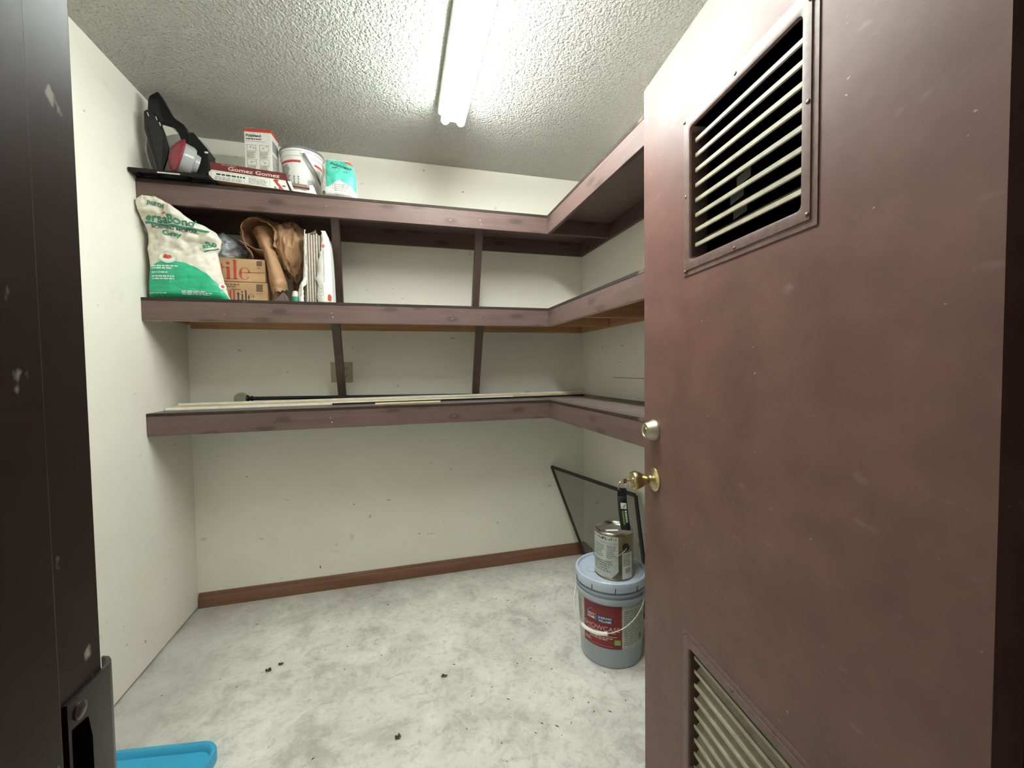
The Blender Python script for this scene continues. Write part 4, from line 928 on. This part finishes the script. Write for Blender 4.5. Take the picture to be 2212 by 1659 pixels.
# --- white grout box with red top
gb = empty('grout_box', (0.438, -0.302, Z1 + 0.0008), (0, 0, math.radians(-6))); tag(gb, 'tall white grout box with red top edge on the top shelf', 'box')
BW, BD, BH = 0.116, 0.088, 0.312
MB().box((-BW / 2, 0, 0), (BW / 2, BD, BH)).build('box_body', M['whitepaper'], gb, bevel=0.0012)
MB().box((-BW / 2 - .0006, -0.0006, BH - 0.014), (BW / 2 + .0006, BD + .0006, BH + 0.0010)).build('red_top', M['red'], gb, bevel=0.001)
fb = flat((-BW / 2, -0.0007, 0.046), (1, 0, 0), (0, 0, 1)); U_ = BW
decal('box_lettering', fb, [word('Polyblend', .008, .226, .064, .016, .03)], M['ink'], gb)
decal('box_print', fb, [small_print(.008, .217, .074, .223, 1, random.Random(1), .2, False), rect(.007, .2095, .090, .2105)], M['ink'], gb)
for (a, b) in ((.010, .165), (.064, .165), (.010, .100), (.064, .100)):
    decal('drawing_frame', fb, [frame2d(a, b, a + .040, b + .028, .0010)], M['ink'], gb)
    rd = random.Random(int(a * 1000 + b * 100)); sh = []
    for i in range(6):
        u = a + .008 + rd.random() * .022; v_ = b + .006 + rd.random() * .014; sh.append(ngon([(u, v_), (u + .008 * rd.random() + .002, v_ + .002), (u + .006, v_ + .006 * rd.random() + .001)]))
    decal('drawing', fb, sh, M['greyink'], gb)
    decal('box_print', fb, [small_print(a, b - .034, a + .040, b - .002, 8, rd, .35)], M['greyink'], gb)
decal('box_print', fb, [small_print(.008, .040, .108, .058, 3, random.Random(8))], M['greyink'], gb)
fs_ = flat((BW / 2 + 0.0007, 0, 0.046), (0, 1, 0), (0, 0, 1)); decal('side_print', fs_, [rect(.010, .175, .078, .225), small_print(.008, .03, .08, .16, 12, random.Random(5), .3)], M['greyink'], gb)

# --- white pail with grey lid
PC = V((0.606, -0.205, Z1)); pa = empty('grout_pail', PC); tag(pa, 'white plastic pail with red bands and grey lid on the top shelf', 'pail'); PA = math.atan2(-2.512 + .205, 1.049 - .598)
ph_ = 0.262
MB().lathe([(0.0, 0.0), (0.082, 0.0), (0.084, 0.003), (0.0925, 0.212), (0.0930, 0.214), (0.0965, 0.215), (0.0970, 0.219), (0.0940, 0.220), (0.0945, 0.238), (0.0985, 0.239), (0.0990, 0.250), (0.0965, 0.252)], n=64, cap=False).build('pail_body', M['white'], pa, smooth=35)
MB().lathe([(0.0965, 0.2475), (0.1000, 0.2480), (0.1005, 0.258), (0.0980, 0.262), (0.0930, 0.2625), (0.0910, 0.258), (0.0, 0.258)], n=64, cap=False).build('pail_lid', M['greystrap'], pa, smooth=35)
rp = lambda z: 0.084 + (0.0925 - 0.084) * (z - .003) / .209
p1 = cyl((0, 0, 0), rp, PA, .0006); p2 = cyl((0, 0, 0), rp, PA, .0011); RP = lambda d: math.radians(d) * .09
decal('red_band', p1, [rect(RP(-78), .184, RP(-4), .195, 26, 2), rect(RP(36), .184, RP(80), .195, 16, 2)], M['red'], pa)
decal('pail_print', p1, [small_print(RP(-70), .06, RP(-34), .178, 16, random.Random(2), .2)], M['greyink'], pa)
decal('pail_print', p1, [small_print(RP(14), .06, RP(36), .11, 9, random.Random(5), .5)], M['greyink'], pa)
decal('barcode', p1, [barcode(RP(-26), .082, RP(-10), .122, False)], M['ink'], pa)
sp = []
for i in range(24):
    t_ = i / 23; az = PA + math.radians(4 + 58 * t_); r = .102 + .006 * math.sin(t_ * 3.1); sp.append(V((r * math.cos(az), r * math.sin(az), .226 - .165 * t_ ** .92)))
mbx = MB(); vs = []; fs = []
for p in sp:
    rad = V((p.x, p.y, 0)).normalized(); tn = V((-rad.y, rad.x, 0)); side = (tn * .95 + V((0, 0, .32))).normalized() * .0055
    vs += [p - side, p + side]
for i in range(len(sp) - 1): fs.append((2 * i, 2 * i + 1, 2 * i + 3, 2 * i + 2))
o = mbx.add(vs, fs).build('carry_handle', M['greystrap'], pa, smooth=60); sm = o.modifiers.new('t', 'SOLIDIFY'); sm.thickness = .003
az = PA + math.radians(3); MB().lathe([(0.010, 0), (0.010, 0.006), (0.0, 0.007)], (.094 * math.cos(az), .094 * math.sin(az), .228), Matrix.Rotation(az, 4, 'Z') @ Matrix.Rotation(math.pi / 2, 4, 'Y'), 16, cap=False).build('handle_boss', M['white'], pa, smooth=35)

# --- teal and white grout bag
tc = V((0.79, -0.33, Z1)); tb = empty('grout_bag', tc); tag(tb, 'small teal and white grout bag beside the pail on the top shelf', 'bag')
zz = Z1
tleft = lerp_table([(zz, .710), (zz + .05, .708), (zz + .10, .712), (zz + .14, .722), (zz + .165, .718), (zz + .18, .730), (zz + .195, .742)])
tright = lerp_table([(zz, .868), (zz + .06, .874), (zz + .11, .872), (zz + .15, .862), (zz + .175, .858), (zz + .195, .840)])
tfront = lerp_table([(zz, -.372), (zz + .03, -.380), (zz + .10, -.376), (zz + .16, -.352), (zz + .195, -.338)]); tback = lerp_table([(zz, -.29), (zz + .1, -.285), (zz + .17, -.32), (zz + .195, -.33)])
def twr(x, z): return 0.0030 * noise.noise(V((x * 30, z * 30, 2))) + 0.0035 * (0.5 - abs(noise.noise(V((x * 22 + z * 9, z * 14, 5)))) * 2) * max(.2, min(1, (z - zz - .05) / .08))
to, tfr = sack('bag_body', tc, tleft, tright, tfront, tback, zz + .0005, zz + .195, twr, 50, 60, M['dirtywhite'], tb)
t1, t2 = tfr(.0010), tfr(.0017)
def clx(fn): return lambda u, v: fn(min(max(u, tleft(v) + .001), tright(v) - .001), v)
vlow = lerp_table([(.738, zz + .052), (.745, zz + .050), (.795, zz + .082), (.80, zz + .084), (.84, zz + .066), (.868, zz + .042), (.88, zz + .035)])
decal('teal_panel', clx(t1), [region(.738, .872, lambda u: vlow(u), lambda u: zz + .192, 60, 40)], M['teal'], tb, 'teal printed upper panel')
decal('bag_line', clx(t2), [ngon([(.796, zz + .084), (.801, zz + .084), (.787, zz + .142), (.784, zz + .142)])], M['printwhite'], tb)
decal('brand_lettering', clx(t2), [word('Polyblend', .755, zz + .163, .095, .018, .03, -.26, True)], M['ink'], tb)
decal('brand_subline', clx(t2), [small_print(.763, zz + .148, .795, zz + .154, 1, random.Random(2), .2), small_print(.815, zz + .128, .84, zz + .133, 1, random.Random(2), .2)], M['ink'], tb)
decal('red_corner', clx(t2), [region(.822, .860, lambda u: zz + .182 - .35 * (u - .822), lambda u: zz + .191 - .05 * (u - .822), 8, 4)], M['red'], tb)
decal('bullet_marks', clx(t2), [disc2d(.768, zz + .077 - .0105 * i, .0020, n=8) for i in range(4)], M['ink'], tb); decal('bag_print', clx(t2), [small_print(.774, zz + .030, .860, zz + .068, 4, random.Random(5), .55)], M['greyink'], tb)
decal('stain', clx(t2), [disc2d(.727, zz + .024, .006, .008)], M['tiledark'], tb)

# --- black tool stand with slotted base plate, at the left wall
bt = empty('tool_stand', (0.14, -0.38, Z1)); tag(bt, 'black plastic tool stand with raised arm on a slotted base plate overhanging the top shelf', 'tool')
ofs = V((0.14, -0.38, Z1)); rel = lambda x, y, z: V((x, y, z)) - ofs
zp0, zp1 = Z1 + 0.0008, Z1 + 0.022
mbp = MB()
ys = (-0.452, -0.300)
def plate_box(x0, x1, ya, yb): mbp.box(rel(x0, ya, zp0 + .006), rel(x1, yb, zp1))
xs = [0.004, 0.050, 0.088, 0.096, 0.182, 0.190, 0.243, 0.288]
plate_box(0.004, 0.290, -0.300, -0.210); plate_box(0.004, 0.290, -0.452, -0.437)
plate_box(0.004, 0.030, -0.437, -0.300); plate_box(0.262, 0.290, -0.437, -0.300); plate_box(0.078, 0.098, -0.437, -0.300); plate_box(0.186, 0.206, -0.437, -0.300); plate_box(0.098, 0.186, -0.418, -0.300)
plate_box(0.03, 0.078, -0.405, -0.3); plate_box(0.206, 0.262, -0.405, -0.3)
mbp.box(rel(0.004, -0.395, zp0), rel(0.290, -0.21, zp0 + .0062))
mbp.build('base_plate', M['black'], bt, bevel=0.0015)
for a, b in ((0.030, 0.078), (0.206, 0.262)): MB().box(rel(a, -0.437, zp1 - .006), rel(b, -0.405, zp1 - .002)).build('slot_web', M['darkgrey'], bt)
arm = [(0.054, 2.404), (0.058, 2.418), (0.084, 2.438), (0.090, 2.438), (0.104, 2.411), (0.129, 2.357), (0.148, 2.335), (0.178, 2.315), (0.191, 2.278), (0.211, 2.277), (0.211, 2.172), (0.197, 2.18), (0.17, 2.236), (0.155, 2.279), (0.134, 2.309), (0.111, 2.314), (0.089, 2.318), (0.065, 2.348)]
MB().prism(arm, lambda a, b: rel(a, -.385, b), lambda a, b: rel(a, -.350, b)).build('raised_arm', M['black'], bt, bevel=0.003)
shd = [(0.041, 2.342), (0.050, 2.350), (0.070, 2.352), (0.093, 2.307), (0.113, 2.262), (0.125, 2.205), (0.120, 2.165), (0.105, 2.11), (0.098, 2.0855), (0.084, 2.0855), (0.070, 2.16), (0.057, 2.206), (0.040, 2.271)]
def shield_pt(y): return lambda a, b: rel(a, y + 0.9 * (a - .085) ** 2 * 4, b)
MB().prism(shd, shield_pt(-.405), shield_pt(-.392)).build('curved_guard', M['darkgrey'], bt, bevel=0.003)
blk = [(0.203, 2.279), (0.218, 2.279), (0.270, 2.212), (0.272, 2.0855), (0.214, 2.0855), (0.194, 2.19)]
MB().prism(blk, lambda a, b: rel(a, -.398, b), lambda a, b: rel(a, -.320, b)).build('upright_block', M['black'], bt, bevel=0.002)
MB().box(rel(0.258, -.4005, 2.196), rel(.271, -.399, 2.203)).build('catch', M['wire'], bt)
for (x, z, ln) in ((0.059, 2.335, .014), (0.088, 2.322, .014), (0.100, 2.300, .014)):
    MB().beam(rel(x, -.4075, z), rel(x + .004, -.4070, z - ln), (.0016, 0, 0), (0, .0006, 0)).build('scuff_clip', M['dirtywhite'], bt)
# clear and red plastic pieces on the stand
web = [(0.054, 2.404), (0.090, 2.405), (0.104, 2.325), (0.098, 2.300), (0.112, 2.255), (0.075, 2.28), (0.050, 2.340)]
MB().prism(web, lambda a, b: rel(a, -.388, b), lambda a, b: rel(a, -.376, b)).build('arm_web', M['darkgrey'], bt, bevel=0.002)
MB().box(rel(0.105, -.4528, 2.0712), rel(0.185, -.4518, 2.0762)).build('edge_strip', M['dirtywhite'], bt)  # pale strip along the front edge of the base plate
dz = empty('plastic_dish', (0.045, -0.36, zp1 + .0005)); tag(dz, 'curved frosted plastic dish standing upright behind the black guard by the left wall', 'dish')
def dish(u, v):
    a = math.radians(205 - 118 * v); r = .125
    x = .128 + r * math.cos(a) * .88 - .045; z = .118 + r * math.sin(a) * 1.0
    return V((x - .035, -.022 + .050 * u, max(z, 0.0)))
def dish2(u, v):
    t_ = v; x = 0.020 - 0.034 * math.sin(math.pi * min(1, t_ * 1.05)) + 0.012 * t_; return V((x, -.018 + .045 * u, 0.255 * t_))
o = MB().grid(dish2, 6, 24).build('dish_shell', M['clear'], dz, smooth=60); sm = o.modifiers.new('t', 'SOLIDIFY'); sm.thickness = .003
jr_ = empty('plastic_jar', (0.156, -0.420, zp1 + .0815)); jr_.scale = (1.16, 1.16, 1.16); tag(jr_, 'frosted jar with dusty red domed cap lying on the black base plate', 'jar')
ax = V((0.80, 0.50, -0.24)).normalized(); rotm = V((0, 0, 1)).rotation_difference(ax).to_matrix().to_4x4()
MB().lathe([(0.0, -0.016), (0.020, -0.0140), (0.040, -0.008), (0.056, 0.001), (0.066, 0.010), (0.0665, 0.014), (0.060, 0.016)], (0, 0, 0), rotm, 40, cap=False).build('jar_cap', M['redplastic'], jr_, smooth=40)
MB().lathe([(0.054, 0.0155), (0.056, 0.018), (0.055, 0.045), (0.050, 0.053), (0.038, 0.056), (0.036, 0.070), (0.0, 0.072)], (0, 0, 0), rotm, 40, cap=False).build('jar_body', M['clear'], jr_, smooth=40)
dm = empty('clear_dome', (0.128, -0.283, zp1 + .003)); tag(dm, 'thin clear plastic disc standing behind the red-capped jar', 'disc')
MB().lathe([(0.0, 0.0), (0.119, 0.004), (0.122, 0.008), (0.119, 0.010), (0.0, 0.006)], (0, 0, 0.122), Matrix.Rotation(math.radians(78), 4, 'X'), 48, cap=False).build('disc_shell', M['clear'], dm, smooth=40)

# ================================================================== FLOOR: blue lid, leaves, grit
bl = empty('storage_lid', (0.236, -1.235, 0.0006), (0, 0, math.radians(-9))); tag(bl, 'bright blue plastic bin lid lying on the concrete floor by the left wall', 'lid')
def rrect(hx, hy, r, n=8):
    pts = []
    for cx, cy, a0 in ((hx - r, hy - r, 0), (-hx + r, hy - r, 90), (-hx + r, -hy + r, 180), (hx - r, -hy + r, 270)):
        for i in range(n + 1): a = math.radians(a0 + 90 * i / n); pts.append((cx + r * math.cos(a), cy + r * math.sin(a)))
    return pts
HXl, HYl = 0.190, 0.285
rings = [(HXl, HYl, .06, 0.0), (HXl, HYl, .06, .030), (HXl - .002, HYl - .002, .058, .034), (HXl - .012, HYl - .012, .050, .034), (HXl - .016, HYl - .016, .046, .030), (HXl - .020, HYl - .020, .042, .014)]
vs = []; fs = []; k = len(rrect(1, 1, .1))
for hx, hy, r, z in rings: vs += [(x, y, z) for x, y in rrect(hx, hy, r)]
for a in range(len(rings) - 1):
    for i in range(k): fs.append((a * k + i, a * k + (i + 1) % k, (a + 1) * k + (i + 1) % k, (a + 1) * k + i))
MB().add(vs, fs).build('lid_rim', M['cyan'], bl, smooth=40)
MB().add([(x, y, .0142) for x, y in rrect(HXl - .0195, HYl - .0195, .042)], [tuple(range(k))]).build('lid_panel', M['cyan'], bl)
for i in range(4):
    x = -.10 + .066 * i
    MB().beam((x, HYl - .045, .0150), (x + .02, HYl - .075, .0150), (.002, .0015, 0), (0, 0, .0012)).build('lid_rib', M['cyan'], bl)

def leaf(name, c, r, seed, label):
    rd = random.Random(seed); n_ = 14
    mb = MB(); pts = [(c[0] + r * (0.5 + .6 * rd.random()) * math.cos(i * 2 * math.pi / n_), c[1] + r * .7 * (0.5 + .6 * rd.random()) * math.sin(i * 2 * math.pi / n_)) for i in range(n_)]
    vs = [(c[0], c[1], .006)] + [(x, y, .001 + .011 * rd.random()) for x, y in pts]
    mb.add(vs, [(0, 1 + i, 1 + (i + 1) % n_) for i in range(n_)]); cen = V((c[0], c[1], 0))
    mb.v = [tuple(V(p) - cen) for p in mb.v]
    o = mb.build(name, M['leaf']); o.location = cen; sm = o.modifiers.new('t', 'SOLIDIFY'); sm.thickness = .0008; tag(o, label, 'leaf', 'dead leaves on the floor'); return o
leaf('dead_leaf', (0.540, -0.600), .014, 1, 'curled dead leaf on the floor beside the pale ring stain, left of centre')
leaf('dead_leaf', (1.200, -0.866), .014, 2, 'dead leaf scrap in the middle of the concrete floor')
leaf('dead_leaf', (1.019, -1.104), .012, 3, 'small dark leaf scrap nearest the camera on the floor')
leaf('dead_leaf', (0.498, -0.630), .014, 5, 'thin leaf crumb lying on the pale ring stain')
gm = MB(); rd = random.Random(21)
for i in range(150):
    x, y = rd.uniform(.1, 2.1), rd.uniform(-1.75, -.05)
    if i < 40: x, y = rd.uniform(1.4, 2.05), rd.uniform(-1.25, -.3)
    if (x - BC.x) ** 2 + (y - BC.y) ** 2 < .15 ** 2: continue
    if x < .47 and -1.56 < y < -.9: continue
    s_ = rd.uniform(.0015, .0042); a = rd.random() * 3.1; e = rd.uniform(1, 2.6); dx, dy = math.cos(a) * s_ * e, math.sin(a) * s_ * e; nx, ny = -math.sin(a) * s_ * .6, math.cos(a) * s_ * .6
    gm.add([(x - dx, y - dy, .0004), (x + nx, y + ny, .0004), (x + dx, y + dy, .0004), (x - nx, y - ny, .0004), (x, y, .0004 + s_ * .7)], [(0, 3, 4), (3, 2, 4), (2, 1, 4), (1, 0, 4), (0, 1, 2, 3)])
g = gm.build('floor_grit', M['grit']); tag(g, 'dark grit and crumbs scattered over the concrete floor', 'grit', kind='stuff')
